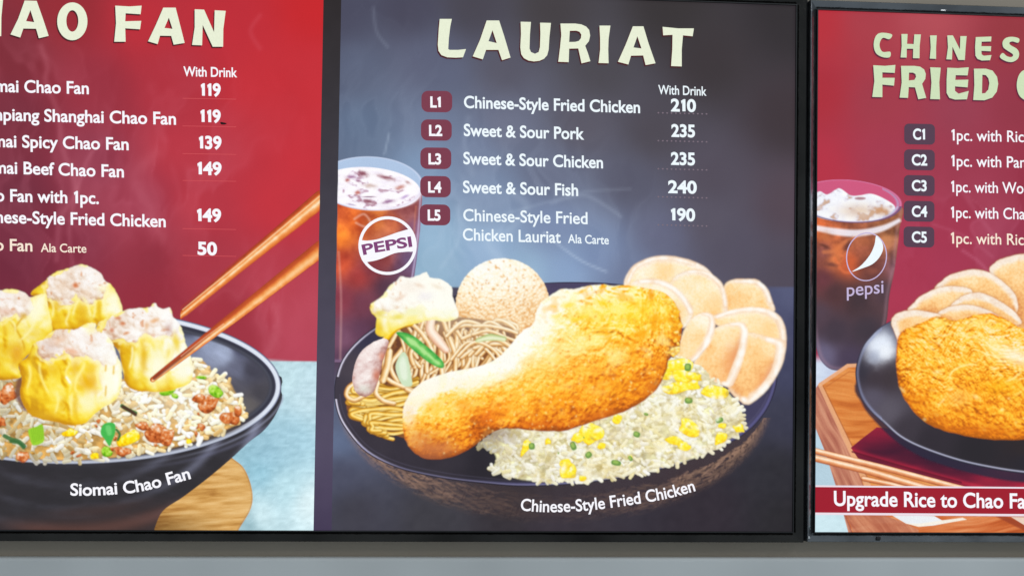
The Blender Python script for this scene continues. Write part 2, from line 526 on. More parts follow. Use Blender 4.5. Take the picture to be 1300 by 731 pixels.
board1 = empty('menu_board')
board1['label'] = 'wide black framed backlit menu board with a red sheet beside a dark grey LAURIAT sheet'
board1['category'] = 'menu board'; board1['group'] = 'backlit menu boards on the wall'
frame(board1, XL, XS_M1, ZB1, ZT1, 0.84)
board2 = empty('menu_board')
board2['label'] = 'black framed backlit menu board at the right with CHINESE FRIED on a red sheet'
board2['category'] = 'menu board'; board2['group'] = 'backlit menu boards on the wall'
frame(board2, XS_R0, XR, ZB2, ZT2, 0.76, RAIL2)
xs, zs = W2(1193, 680.5)
def clipbit(px, py, sx, sz, parent, mat, y=-0.0085):
    x, z = W2(px, py)
    box('frame_clip', float(x) - sx, float(x) + sx, y - 0.0012, y + 0.003, float(z) - sz, float(z) + sz, mat, parent, 0.0005)
clipbit(1196, 14.5, 0.0034, 0.0009, board2, STEEL, -0.0030)
clipbit(1112.5, 681.5, 0.0026, 0.0018, board2, GASKET)
clipbit(1024.5, 680.5, 0.0014, 0.0016, board2, STEEL)

def inside(x0, x1, z0, z1, e=0.0004):
    def fn(X, Y):
        x, z = W2(X, Y)
        m = np.minimum(np.minimum(x - x0, x1 - x), np.minimum(z - z0, z1 - z)) / e
        return np.clip(m + 0.5, 0, 1)
    return fn
IN1 = inside(XL, XS_L1, ZB1, ZT1); IN2 = inside(XS_M0, XS_M1, ZB1, ZT1); IN3 = inside(XS_R0, XR, ZB2, ZT2)

def sheet(name, parent, x0, x1, z0, z1, paintfn, res=0.0026):
    """background picture of a sheet as a regular grid on the board"""
    nx = int((x1 - x0) / res) + 1; nz = int((z1 - z0) / res) + 1
    gx, gz = np.meshgrid(np.linspace(x0, x1, nx), np.linspace(z0, z1, nz))
    # board position -> photograph position
    R = RM.T
    d = np.stack([gx, np.full_like(gx, DIST), gz - CAMZ], -1) @ R.T
    px = 650 + F * d[..., 0] / d[..., 1]; py = 365.5 - F * d[..., 2] / d[..., 1]
    C = paintfn(px, py)
    idx = np.arange(nx * nz).reshape(nz, nx)
    f = np.stack([idx[:-1, :-1].ravel(), idx[:-1, 1:].ravel(), idx[1:, 1:].ravel(), idx[1:, :-1].ravel()], -1).astype(np.int32)
    co = np.stack([gx.ravel(), np.zeros(nx * nz), gz.ravel()], -1).astype(np.float32)
    me = bpy.data.meshes.new(name)
    me.vertices.add(len(co)); me.vertices.foreach_set('co', co.ravel())
    me.loops.add(f.size); me.loops.foreach_set('vertex_index', f.ravel())
    me.polygons.add(len(f)); me.polygons.foreach_set('loop_start', np.arange(0, f.size, 4, dtype=np.int32))
    me.polygons.foreach_set('loop_total', np.full(len(f), 4, dtype=np.int32))
    me.update(calc_edges=True)
    at = me.color_attributes.new('print', 'FLOAT_COLOR', 'POINT')
    ca = np.concatenate([srgb(C.reshape(-1, 3)), np.ones((nx * nz, 1))], 1).astype(np.float32)
    at.data.foreach_set('color', ca.ravel())
    return link(name, me, FILM, parent)

def steam(X, Y, seed, cx, cy, rx, ry, amt, s=60):
    wx = X + (fbm(X, Y, 90, 3, seed + 20) - 0.5) * 110; amt = amt * 1.25; wy = Y + (fbm(X, Y, 90, 3, seed + 30) - 0.5) * 90
    n = fbm(wx * 1.25, wy * 0.55, s, 4, seed)
    rid = 1 - np.abs(n - 0.5) * 9
    g = np.exp(-(((X - cx) / rx) ** 2 + ((Y - cy) / ry) ** 2))
    soft = sstep(0.35, 0.75, n)
    return g * (np.clip(rid, 0, 1) ** 2 * 0.5 + soft * 0.6) * amt
def curve_glow(X, Y, pts, w, amt):
    P = smooth(pts, 6, False); best = np.full(X.shape, 1e9)
    for i in range(len(P) - 1):
        a = P[i]; e = P[i + 1] - a; l2 = e @ e + 1e-9
        t = np.clip(((X - a[0]) * e[0] + (Y - a[1]) * e[1]) / l2, 0, 1)
        best = np.minimum(best, np.hypot(X - a[0] - t * e[0], Y - a[1] - t * e[1]))
    return np.exp(-(best / w) ** 2) * amt
def mix(C, m, c):
    return C * (1 - m[..., None]) + np.array(c) / 255.0 * m[..., None]

# ---- left sheet background
def bg_left(X, Y):
    S = [(-100, 40, (110, 36, 48)), (20, 60, (124, 40, 52)), (90, 20, (150, 38, 48)), (180, 30, (188, 42, 54)), (290, 30, (190, 40, 52)), (400, 10, (198, 34, 40)), (330, 100, (196, 42, 52)), (400, 100, (198, 44, 54)),
         (220, 100, (176, 46, 60)), (120, 110, (150, 44, 60)), (20, 150, (118, 42, 58)), (390, 200, (198, 46, 58)), (230, 190, (186, 52, 66)), (120, 200, (140, 52, 72)), (20, 250, (112, 42, 60)), (180, 260, (158, 56, 76)),
         (250, 260, (184, 52, 66)), (350, 260, (196, 48, 60)), (20, 330, (112, 38, 58)), (100, 310, (128, 42, 62)), (190, 330, (140, 42, 58)), (250, 340, (166, 48, 62)), (200, 375, (146, 40, 56)), (280, 390, (160, 46, 60)),
         (350, 360, (182, 58, 74)), (395, 400, (184, 66, 84)), (390, 445, (182, 66, 86)), (300, 420, (156, 48, 64)), (-150, 300, (100, 36, 50))]
    C = idw(X, Y, S, 3.2, 26)
    for sd, cx, cy, rx, ry, a in ((3, 80, 250, 130, 110, 0.20), (5, 230, 210, 120, 110, 0.17), (8, 330, 400, 90, 70, 0.18), (11, 40, 90, 90, 50, 0.16)):
        C = mix(C, np.clip(steam(X, Y, sd, cx, cy, rx, ry, a), 0, 1), (236, 150, 170))
    for pts, wd, a in (([(52, 60), (60, 85), (58, 105), (72, 140), (80, 190), (96, 240), (76, 280), (72, 330)], 4, 0.16),
                       ([(128, 180), (110, 205), (96, 250), (88, 290), (92, 335)], 3, 0.14),
                       ([(200, 195), (170, 225), (190, 265), (205, 300)], 9, 0.10),
                       ([(330, 20), (318, 40), (330, 62)], 3, 0.10), ([(350, 390), (352, 420), (338, 450)], 6, 0.10)):
        C = mix(C, curve_glow(X, Y, pts, wd, a), (240, 165, 180))
    # pale cloth
    m = sstep(457.2, 458.6, Y + (X - 380) * -0.03)
    T = idw(X, Y, [(360, 480, (192, 222, 230)), (395, 500, (196, 224, 234)), (370, 560, (168, 208, 224)), (340, 575, (150, 192, 210)), (395, 640, (226, 246, 250)), (360, 620, (190, 226, 236)), (330, 600, (150, 198, 216)), (330, 655, (214, 240, 246)), (315, 665, (150, 186, 196))], 3, 12)
    tex = fbm(X, Y * 2.2, 7, 4, 41) - 0.5
    T = T + tex[..., None] * 0.16
    C = C * (1 - m[..., None]) + T * m[..., None]
    return np.clip(C, 0, 1)
# ---- middle sheet background
def bg_mid(X, Y):
    S = [(440, 20, (70, 70, 92)), (520, 15, (70, 68, 88)), (600, 10, (70, 66, 78)), (700, 15, (66, 60, 64)), (850, 10, (54, 48, 50)), (1000, 20, (48, 42, 46)), (450, 90, (84, 92, 118)), (540, 80, (88, 92, 118)),
         (640, 90, (86, 84, 100)), (760, 90, (74, 70, 78)), (900, 80, (58, 50, 54)), (1000, 150, (62, 50, 56)), (460, 160, (94, 112, 142)), (545, 150, (110, 124, 154)), (640, 155, (104, 108, 132)), (740, 160, (88, 84, 98)),
         (830, 170, (76, 70, 80)), (540, 215, (118, 146, 182)), (600, 190, (108, 122, 154)), (700, 220, (98, 104, 130)), (800, 230, (86, 86, 106)), (900, 230, (82, 74, 88)), (1000, 260, (84, 68, 80)), (550, 300, (144, 182, 212)),
         (545, 340, (140, 178, 206)), (620, 250, (116, 136, 170)), (620, 315, (146, 178, 214)), (700, 290, (122, 140, 178)), (760, 320, (118, 138, 178)), (720, 345, (136, 164, 204)), (800, 345, (108, 120, 154)), (840, 300, (96, 98, 126)),
         (930, 320, (84, 78, 96)), (1000, 350, (80, 72, 88)), (900, 280, (88, 82, 98)), (560, 100, (92, 98, 124)), (430, 300, (90, 90, 110)), (670, 345, (148, 182, 212))]
    C = idw(X, Y, S, 3.4, 24)
    for sd, cx, cy, rx, ry, a in ((23, 640, 250, 110, 90, 0.18), (26, 560, 290, 80, 90, 0.2), (29, 480, 120, 70, 90, 0.12), (33, 780, 290, 70, 60, 0.12)):
        C = mix(C, np.clip(steam(X, Y, sd, cx, cy, rx, ry, a, 46), 0, 1), (196, 214, 238))
    for pts, wd, a in (([(650, 245), (668, 262), (648, 290), (620, 305), (635, 330)], 6, 0.16), ([(700, 258), (740, 248), (770, 262), (788, 275)], 2.5, 0.14), ([(640, 272), (690, 258), (740, 244), (800, 240)], 2.2, 0.10),
                       ([(690, 295), (715, 315), (740, 332), (770, 345)], 1.6, 0.30), ([(474, 10), (478, 40), (492, 60)], 2.2, 0.12), ([(494, 170), (488, 196)], 1.5, 0.25), ([(580, 262), (584, 300), (560, 340)], 3, 0.12),
                       ([(595, 150), (590, 185), (600, 220)], 4, 0.10)):
        C = mix(C, curve_glow(X, Y, pts, wd, a), (206, 224, 244))
    # table
    m = sstep(363, 366, Y)
    T = idw(X, Y, [(995, 372, (84, 88, 122)), (1000, 420, (70, 72, 104)), (1000, 470, (64, 66, 96)), (1000, 530, (56, 56, 76)), (990, 600, (44, 42, 50)), (1000, 660, (40, 37, 42)), (900, 650, (48, 40, 50)), (700, 665, (56, 48, 58)),
                   (550, 660, (60, 58, 66)), (450, 650, (62, 60, 72)), (432, 600, (72, 74, 96)), (428, 560, (96, 112, 146)), (427, 530, (90, 98, 126)), (436, 440, (80, 60, 82)), (960, 400, (76, 78, 112)), (650, 640, (50, 44, 50))], 3, 18)
    T = T + ((fbm(X, Y, 9, 3, 51) - 0.5) * 0.03)[..., None]
    C = C * (1 - m[..., None]) + T * m[..., None]
    g = C.mean(-1, keepdims=True); C = g + (C - g) * 0.90
    return np.clip(C, 0, 1)
# ---- right sheet background
def bg_right(X, Y):
    S = [(1042, 30, (184, 44, 56)), (1100, 30, (168, 58, 70)), (1180, 25, (178, 74, 84)), (1290, 40, (150, 50, 60)), (1042, 120, (172, 42, 56)), (1110, 130, (160, 56, 72)), (1220, 140, (152, 60, 80)), (1295, 130, (146, 50, 68)),
         (1042, 215, (182, 48, 68)), (1120, 200, (164, 56, 78)), (1240, 220, (154, 52, 74)), (1295, 240, (150, 46, 68)), (1200, 300, (164, 52, 78)), (1290, 310, (152, 50, 76)), (1150, 340, (168, 52, 78)), (1200, 335, (166, 54, 82)),
         (1135, 390, (172, 54, 80)), (1600, 200, (130, 40, 52)), (1500, 30, (140, 40, 50))]
    C = idw(X, Y, S, 3.2, 26)
    C = mix(C, np.clip(steam(X, Y, 61, 1240, 290, 90, 60, 0.22, 36), 0, 1), (226, 150, 176))
    for pts, wd, a in (([(1222, 318), (1240, 330), (1252, 342), (1258, 352)], 2, 0.22), ([(1216, 235), (1240, 270), (1262, 300)], 3, 0.12), ([(1185, 285), (1225, 300), (1260, 326)], 2, 0.12)):
        C = mix(C, curve_glow(X, Y, pts, wd, a), (232, 160, 186))
    m = sstep(446, 462, Y)
    T = idw(X, Y, [(1036, 470, (214, 226, 242)), (1060, 465, (196, 206, 232)), (1036, 600, (178, 206, 220)), (1045, 560, (186, 212, 226)), (1050, 665, (206, 232, 240)), (1200, 640, (206, 232, 240)), (1038, 515, (190, 190, 210))], 3, 14)
    T = T + ((fbm(X, Y * 2, 7, 3, 63) - 0.5) * 0.06)[..., None]
    C = C * (1 - m[..., None]) + T * m[..., None]
    return np.clip(C, 0, 1)
sheetL = sheet('menu_sheet', board1, XL, XS_L1, ZB1, ZT1, bg_left)
sheetM = sheet('menu_sheet', board1, XS_M0, XS_M1, ZB1, ZT1, bg_mid)
sheetR = sheet('menu_sheet', board2, XS_R0, XR, ZB2, ZT2, bg_right)
sheetL['label'] = 'red printed sheet headed CHAO FAN with a bowl of rice and dumplings'
sheetM['label'] = 'dark grey blue printed sheet headed LAURIAT with a fried drumstick plate'
sheetR['label'] = 'red printed sheet headed CHINESE FRIED with a fried chicken plate'
def strip_paint(X, Y):
    C = ramp(np.clip(Y / 675.0, 0, 1), [(0, (42, 36, 38)), (0.15, (50, 46, 50)), (0.5, (70, 66, 80)), (0.85, (82, 74, 98)), (1, (66, 56, 82))])
    return C + ((fbm(X, Y, 14, 3, 71) - 0.5) * 0.02)[..., None]
strip = sheet('divider_strip', board1, XS_L1, XS_M0, ZB1, ZT1, strip_paint, 0.004)

# ================================================================== pictures
YEL = [(0, (196, 134, 8)), (0.2, (232, 180, 18)), (0.38, (247, 214, 48)), (0.56, (251, 230, 92)), (0.72, (254, 240, 150)), (0.88, (255, 250, 216)), (1, (255, 255, 244))]
MEAT = [(0, (160, 100, 66)), (0.2, (202, 156, 124)), (0.42, (226, 200, 178)), (0.62, (241, 224, 208)), (0.82, (250, 242, 236)), (1, (255, 253, 250))]
def siomai(a, outline, meat, seed, hot=(0, 0, 0.0), bias=0.0, bumps=6.5):
    P = rough(outline, 0.5, 5, seed)
    Q = smooth(meat, 5)
    w = a.win(P[:, 0].min() - 3, P[:, 1].min() - 3, P[:, 0].max() + 3, P[:, 1].max() + 3)
    X, Y = a.X[w], a.Y[w]
    sd = a.sd(P, w)
    R = 30.0
    h = R * np.sqrt(np.clip(1 - (1 - np.clip(sd / R, 0, 1)) ** 2, 0, 1))
    wx = X + (fbm(X, Y, 16, 3, seed) - 0.5) * 22
    pl = blur(fbm(wx, Y * 0.36, 17, 2, seed + 4), 1.2)
    cre = fbm(X, Y, 9, 3, seed + 9)
    h1 = blur(h, 3) * 0.75 + pl * 17 + blur(cre, 1.5) * 3.0
    l = a.shade(h1, (0.35, -0.55, 0.75))
    t = 0.20 + 0.56 * l + bias + hot[2] * np.clip(((X - hot[0]) / hot[1]), -1, 1.4) + (pl - 0.5) * 0.32 - 0.1 * sstep(5, 0, sd) + (cre - 0.5) * 0.12
    col = ramp(t, YEL)
    ms = a.sd(Q, w)
    ms = ms + (fbm(X, Y, 11, 2, seed + 2) - 0.5) * 17 + (fbm(X, Y, 4, 2, seed + 6) - 0.5) * 3
    f1, f2 = worley(X + cre * 9, Y + cre * 5, bumps * 1.35, seed)
    h2 = blur(h, 2) * 0.5 + blur(1 - f1, 0.9) * 6.5 + fbm(X, Y, 4, 2, seed + 3) * 1.4 + 2.0 * np.clip(ms / 5, 0, 1)
    l2 = a.shade(h2, (0.25, -0.6, 0.75))
    t2 = 0.40 + 0.44 * l2 + bias * 0.7 + hot[2] * 0.5 * np.clip(((X - hot[0]) / hot[1]), -1, 1.4) + (fbm(X, Y, 13, 3, seed + 5) - 0.5) * 0.7
    c2 = ramp(t2, MEAT)
    sp = sstep(0.72, 0.90, fbm(X, Y, 6, 2, seed + 14))
    c2 = c2 * (1 - 0.55 * sp[..., None]) + np.array((206, 112, 52)) / 255 * 0.55 * sp[..., None]
    mm = np.clip(ms / 1.4 + 0.5, 0, 1)[..., None]
    edge = np.exp(-((ms + 2.6) / 2.4) ** 2)[..., None] * 0.75
    col = col * (1 - edge) + np.array((255, 246, 190)) / 255 * edge
    col = col * (1 - mm) + c2 * mm
    a.over(a.mask(sd), col, w)
CR = [(0, (138, 62, 14)), (0.14, (196, 96, 22)), (0.28, (230, 134, 30)), (0.42, (246, 170, 48)), (0.56, (251, 200, 82)), (0.70, (254, 224, 124)), (0.84, (255, 243, 190)), (0.95, (255, 252, 236)), (1, (255, 255, 250))]

def crust(a, P, field, seed, bump=1.0, L=(-0.35, -0.65, 0.65), tex=1.0, flake=None):
    w = a.win(P[:, 0].min() - 3, P[:, 1].min() - 3, P[:, 0].max() + 3, P[:, 1].max() + 3)
    X, Y = a.X[w], a.Y[w]; sd = a.sd(P, w)
    f1, f2 = worley(X + 5 * fbm(X, Y, 12, 2, seed), Y + 5 * fbm(X, Y, 12, 2, seed + 7), 7.5, seed)
    g1, g2 = worley(X, Y, 3.4, seed + 2)
    n = fbm(X, Y, 15, 5, seed + 3, 0.62)
    h = (1 - f1) * 2.8 + (1 - g1) * 0.8 + n * 7
    l = a.shade(h * bump, L)
    base = field(X, Y, sd)
    t = base + (l - 0.6) * 0.36 * tex + (n - 0.5) * 0.40 + (fbm(X, Y, 3.2, 2, seed + 5) - 0.5) * 0.22 * tex
    if flake is not None:
        fw, an = flake(X, Y)
        c_, s_ = np.cos(an), np.sin(an)
        wx = X + (fbm(X, Y, 26, 2, seed + 31) - 0.5) * 34; wy = Y + (fbm(X, Y, 26, 2, seed + 33) - 0.5) * 34
        u = wx * c_ + wy * s_; v = -wx * s_ + wy * c_
        rg = fbm(u * 0.75, v * 1.1, 13, 4, seed + 35)
        rg = 1 - np.abs(rg - 0.5) * 4.2
        hh = blur(rg, 0.8) * 5.5
        lf = a.shade(hh, (-0.1, -0.75, 0.65))
        t = t + fw * ((lf - 0.62) * 0.62 + (rg - 0.45) * 0.22)
    t = t - 0.22 * sstep(3.5, 0, sd) * (base < 0.75)
    a.over(a.mask(sd), ramp(t, CR), w)
    return w, sd
def capsule(a, x, y, ang, ln, wd, col, hi=0.2, sh=0.35):
    r = ln / 2 + wd
    w = a.win(x - r - 2, y - r - 2, x + r + 2, y + r + 2)
    X, Y = a.X[w], a.Y[w]
    if X.size == 0: return
    c, s = math.cos(ang), math.sin(ang)
    u = (X - x) * c + (Y - y) * s; v = -(X - x) * s + (Y - y) * c
    uu = np.maximum(np.abs(u) - ln / 2, 0)
    hw = wd / 2 * (1 - 0.18 * (np.abs(u) / (ln / 2 + wd)) ** 2)
    d = np.hypot(uu, v)
    col = np.array(col, float) / 255
    if sh:
        d2 = np.hypot(np.maximum(np.abs(u) - ln / 2, 0), v - 0.9 * c)
        a.over(np.clip((hw + 0.9 - d2) / 1.3, 0, 1) * sh * (a.A[w] > 0), (0.42, 0.28, 0.10), w)
    vv = v / hw * (c if abs(c) > 0.3 else 1) + u / ln * s * 0.4
    tone = 1 + hi * (-vv) * 0.5
    a.over(np.clip((hw - d) / a.res + 0.5, 0, 1), np.clip(col * tone[..., None] + hi * 0.25 * np.clip(-vv, 0, 1)[..., None] ** 2, 0, 1), w)
def rice(a, P, n, cols, seed, ln=(6, 10), wd=(2.8, 3.9), base=(150, 110, 50), tone=None, sh=0.4, hi=0.3):
    P = smooth(P, 5)
    sd = a.sd(P)
    a.over(a.mask(sd - 3, 3), ramp(fbm(a.X, a.Y, 8, 3, seed), [(0.2, [v * 0.72 for v in base]), (0.8, [min(255, v * 1.25) for v in base])]))
    r = np.random.RandomState(seed)
    x0, x1, y0, y1 = P[:, 0].min(), P[:, 0].max(), P[:, 1].min(), P[:, 1].max()
    k = 0; tries = 0; pts = []
    while k < n and tries < n * 8:
        tries += 1
        x = r.uniform(x0, x1); y = r.uniform(y0, y1)
        i = int((y - a.y0) / a.res); j = int((x - a.x0) / a.res)
        if 0 <= i < sd.shape[0] and 0 <= j < sd.shape[1] and sd[i, j] > 1.0:
            pts.append((x, y)); k += 1
    pts.sort(key=lambda p: p[1] + r.uniform(-14, 14))
    for x, y in pts:
        c = np.array(cols[r.randint(len(cols))], float)
        if tone is not None: c = c * tone(x, y)
        cl = float(fbm(np.array([x]), np.array([y]), 22, 3, seed + 60)[0]); c = c * (1 - (1 - np.array([0.80, 0.72, 0.56])) * max(0, 0.62 - cl) * 1.5) * r.uniform(0.97, 1.05)
        capsule(a, x, y, r.uniform(-1.5, 1.5) * (1.0 if r.rand() < 0.5 else 0.6), r.uniform(*ln), r.uniform(*wd), np.clip(c, 0, 255), hi, sh)
    return sd
def chunk(a, x, y, rx, ry, cols, seed, rot=0.0, amp=0.22):
    r = np.random.RandomState(seed)
    m = 9
    P = []
    for i in range(m):
        t = 2 * math.pi * i / m; k = 1 + r.uniform(-amp, amp)
        u, v = rx * k * math.cos(t), ry * k * math.sin(t)
        P.append((x + u * math.cos(rot) - v * math.sin(rot), y + u * math.sin(rot) + v * math.cos(rot)))
    P = smooth(P, 5); w = a.win(x - rx - ry - 3, y - rx - ry - 3, x + rx + ry + 3, y + rx + ry + 3)
    if a.A[w].size == 0: return
    X, Y = a.X[w], a.Y[w]; sd = a.sd(P, w)
    a.over(np.clip((sd + 1.6) / 2.2, 0, 1) * 0.3, (110, 70, 20), w)
    t = 0.55 - 0.30 * (Y - y) / ry + (fbm(X, Y, 3.5, 3, seed) - 0.5) * 1.3 - 0.2 * sstep(2, 0, sd)
    a.over(a.mask(sd), ramp(t, cols), w)
EGG = [(0, (226, 166, 0)), (0.3, (250, 208, 8)), (0.6, (255, 228, 30)), (0.85, (255, 240, 110)), (1, (255, 250, 200))]
GRN = [(0, (30, 84, 24)), (0.4, (78, 140, 36)), (0.75, (140, 190, 60)), (1, (205, 232, 140))]
HAM = [(0, (124, 48, 14)), (0.3, (180, 80, 32)), (0.6, (214, 118, 58)), (0.82, (226, 168, 124)), (1, (244, 222, 204))]
def cracker(a, pts, seed, rim=5.0, warm=0.5, rimdir=(0.5, -0.4), dark=0.0):
    P = rough(pts, 0.35, 5, seed)
    w = a.win(P[:, 0].min() - 4, P[:, 1].min() - 4, P[:, 0].max() + 4, P[:, 1].max() + 4)
    X, Y = a.X[w], a.Y[w]; sd = a.sd(P, w)
    gy, gx = np.gradient(blur(sd, 2.0), a.res)
    side = np.clip(-(gx * rimdir[0] + gy * rimdir[1]) / (math.hypot(*rimdir)), -1, 1)
    rw = rim * (0.75 + 0.6 * side)
    rimm = sstep(rw + 3.6, rw - 2.6, sd + (fbm(X, Y, 4, 2, seed + 1) - 0.5) * 2.5)
    rimm = np.clip(rimm * (0.62 + 0.38 * sstep(-0.4, 0.5, side)), 0, 1)
    f1, _ = worley(X, Y, 3.2, seed)
    hh = (Y - P[:, 1].min()) / max(1, np.ptp(P[:, 1]))
    body = 0.86 - warm * 0.46 * hh + (fbm(X, Y, 11, 4, seed + 2) - 0.5) * 0.30 + (0.5 - f1) * 0.26 - dark + (fbm(X, Y, 24, 2, seed + 8) - 0.5) * 0.3 + 0.10 * side * sstep(14, 0, sd)
    c = ramp(body, [(0, (178, 108, 78)), (0.25, (224, 162, 104)), (0.5, (246, 202, 142)), (0.75, (253, 230, 188)), (1, (255, 247, 228))])
    rc = ramp(0.86 + (0.5 - f1) * 0.22 + (fbm(X, Y, 6, 2, seed + 4) - 0.5) * 0.28 - 0.26 * sstep(1.6, 0, sd) - dark * 0.5, [(0, (176, 128, 104)), (0.4, (222, 186, 160)), (0.7, (244, 226, 208)), (1, (255, 250, 240))])
    a.over(np.clip((sd + 3.6) / 4.5, 0, 1) ** 1.5 * 0.34, (140, 78, 50), w)
    a.over(a.mask(sd), c * (1 - rimm[..., None]) + rc * rimm[..., None], w)

# ------------------------------------------------------------------ LEFT SHEET
def left_sheet():
    P = sheetL
    # round wooden board
    a = Art(190, 575, 326, 676)
    o = smooth([(262, 560), (296, 582), (311, 596), (320, 622), (318.5, 645), (303, 672), (296, 690), (180, 690), (180, 600)], 6)
    sd = a.sd(o)
    t = 0.5 + (fbm(a.X * 0.16, a.Y * 1.1 + a.X * 0.06, 5, 4, 81) - 0.5) * 1.1 + (fbm(a.X, a.Y, 40, 2, 82) - 0.5) * 0.5
    c = ramp(t, [(0, (168, 112, 48)), (0.35, (204, 152, 80)), (0.6, (222, 174, 104)), (1, (240, 202, 140))])
    c = c * (1 - 0.25 * sstep(640, 672, a.Y) * sstep(300, 200, a.X))[..., None]
    a.over(a.mask(sd), c); a.over(np.clip(1 - np.abs(sd - 1) / 1.4, 0, 1) * 0.4, (150, 110, 80))
    a.build('wooden_board_picture', P, 1, IN1)
    # bowl body
    a = Art(-170, 386, 360, 676)
    X, Y = a.X, a.Y
    body = [(-187, 480), (-178, 520), (-150, 560), (-100, 600), (-40, 650), (-10, 690), (190, 690), (196, 671), (207, 648), (233, 630), (264, 606.5), (292, 583), (316, 561), (337, 544), (353, 520), (357, 496), (330, 470), (90, 470)]
    sd = a.sd(smooth(body, 5))
    e = np.hypot((X - 90) / 267.0, (Y - 490) / 99.0)           # rim ellipse
    lev = np.sqrt(np.clip(((X - 90) / 250.0) ** 2 + ((np.clip(Y - 500, 0, None)) / 178.0) ** 2, 0, 4))
    ring = 0.5 + 0.5 * np.sin(lev * 40 + 0.6)
    rightness = sstep(120, 330, X)
    t = 0.16 + 0.10 * fbm(X, Y * 3, 30, 3, 84) + ring ** 3 * 0.30 * rightness + ring ** 2 * 0.05
    c = ramp(t, [(0, (32, 29, 33)), (0.22, (48, 44, 51)), (0.4, (80, 80, 100)), (0.6, (120, 124, 154)), (1, (190, 198, 224))])
    red = sstep(636, 664, Y + (X - 100) * 0.12) * (0.35 + 0.65 * ring) * sstep(-60, 60, X)
    c = c * (1 - 0.7 * red[..., None]) + np.array((112, 58, 44)) / 255 * 0.7 * red[..., None]
    a.over(a.mask(sd), c)
    # rim and inside
    ou = 1 - e
    rimm = np.clip(ou * 110 / a.res + 0.5, 0, 1)
    band = np.clip(ou * 267, 0, 60)
    far = sstep(0, 1, (X - 60) / 200.0)
    up_ = (Y < 490)
    gx_ = (X - 90) / 267.0 ** 2; gy_ = (Y - 490) / 99.0 ** 2
    d = ou * e / (np.hypot(gx_, gy_) + 1e-6)
    prof = ramp(np.clip(d, 0, 16) / 16.0, [(0, (70, 74, 108)), (0.07, (140, 150, 190)), (0.16, (224, 234, 250)), (0.38, (214, 224, 246)), (0.48, (60, 58, 84)), (0.62, (48, 48, 68)), (0.8, (70, 72, 92)), (1, (62, 62, 78))])
    low = ramp(np.clip(d, 0, 7) / 7.0, [(0, (70, 72, 94)), (0.25, (190, 200, 224)), (0.5, (176, 184, 208)), (0.8, (110, 112, 130)), (1, (90, 70, 60))])
    mlow = sstep(520, 560, Y)[..., None]
    c = prof * (1 - mlow) + low * mlow
    inn = idw(X, Y, [(240, 415, (60, 62, 92)), (262, 432, (140, 156, 196)), (285, 448, (158, 174, 214)), (300, 470, (100, 104, 136)), (320, 470, (66, 64, 84)), (330, 500, (70, 66, 78)), (318, 515, (104, 96, 96)), (305, 440, (70, 72, 104)), (295, 490, (84, 80, 96)), (325, 525, (80, 76, 86)), (240, 440, (120, 130, 170))], 3.5, 6)
    inn = inn * (1 + 0.12 * (fbm(X * 0.8 + Y * 0.6, Y * 2 - X * 1.2, 12, 3, 86) - 0.5))[..., None]
    mi = sstep(13, 18, d)[..., None] * (1 - mlow)
    c = c * (1 - mi) + inn * mi
    a.over(np.clip(ou * 100 / a.res + 0.5, 0, 1), c)
    a.over(np.exp(-((d + 5) / 1.8) ** 2) * (Y > 500) * 0.55 * sstep(150, 330, X), (150, 158, 196))
    a.over(np.exp(-((d + 11) / 2.5) ** 2) * (Y > 500) * 0.4 * sstep(120, 330, X) * a.mask(sd), (120, 124, 170))
    a.pop(1.0, 0.68); a.build('bowl_picture', P, 2, IN1)
    # fried rice
    a = Art(-120, 440, 322, 592)
    poly = [(-120, 470), (-60, 470), (60, 470), (160, 478), (230, 462), (246, 452), (260, 456), (273, 470), (292, 481), (300, 494), (308, 508), (315, 528), (305, 539), (285, 549), (264, 557), (222, 570), (160, 581), (110, 586), (60, 586), (0, 581), (-60, 572), (-120, 560)]
    tone = lambda x, y: 0.86 + 0.22 * min(max((x - 20) / 200.0, 0), 1) - 0.1 * (y > 575)
    cols = [(252, 250, 232), (250, 244, 214), (240, 226, 184), (232, 208, 152), (246, 238, 206), (214, 178, 112), (255, 253, 244), (255, 253, 244)]
    sd = rice(a, poly, 1150, cols, 3, (5.5, 10), (4.0, 6.0), (196, 146, 74), tone, 0.30, 0.22)
    r = np.random.RandomState(4)
    hot = np.exp(-(((a.X - 225) / 70) ** 2 + ((a.Y - 505) / 34) ** 2))
    a.tint(hot * 0.42, (255, 254, 240))
    # ham, corn and greens
    for i, (x, y, rx, ry, rot) in enumerate([(8, 500, 11, 13, 0.3), (200, 548, 15, 13, 0.2), (213, 553, 9, 10, 0), (182, 541, 9, 5, 0.4), (265, 511, 12, 10, -0.5), (252, 505, 7, 5, 0), (293, 531, 12, 9, 0.3), (29, 579, 8, 8, 0), (2, 535, 6, 7, 0), (155, 572, 10, 6, 0.2), (302, 522, 6, 6, 0), (255, 542, 5, 4, 0), (232, 470, 5, 4, 0)]):
        chunk(a, x, y, rx, ry, HAM, 200 + i, rot, 0.3)
    for i, (x, y, rx, ry, rot) in enumerate([(163, 556, 14, 9, -0.45), (89, 549, 9, 5, -0.2), (240, 560, 4, 3, 0), (120, 578, 6, 4, 0)]):
        chunk(a, x, y, rx, ry, EGG, 230 + i, rot)
    for i, (x, y, rx, ry, rot) in enumerate([(274, 497, 10, 7, 0.7), (213, 497, 10, 5, -0.3), (256, 479, 7, 2, 0.1), (222, 502, 5, 3, 0.4), (136, 573, 7, 7, 0)]):
        chunk(a, x, y, rx, ry, [(0, (70, 140, 10)), (0.5, (130, 196, 30)), (1, (200, 232, 110))], 250 + i, rot, 0.15)
    rr_ = np.random.RandomState(77)
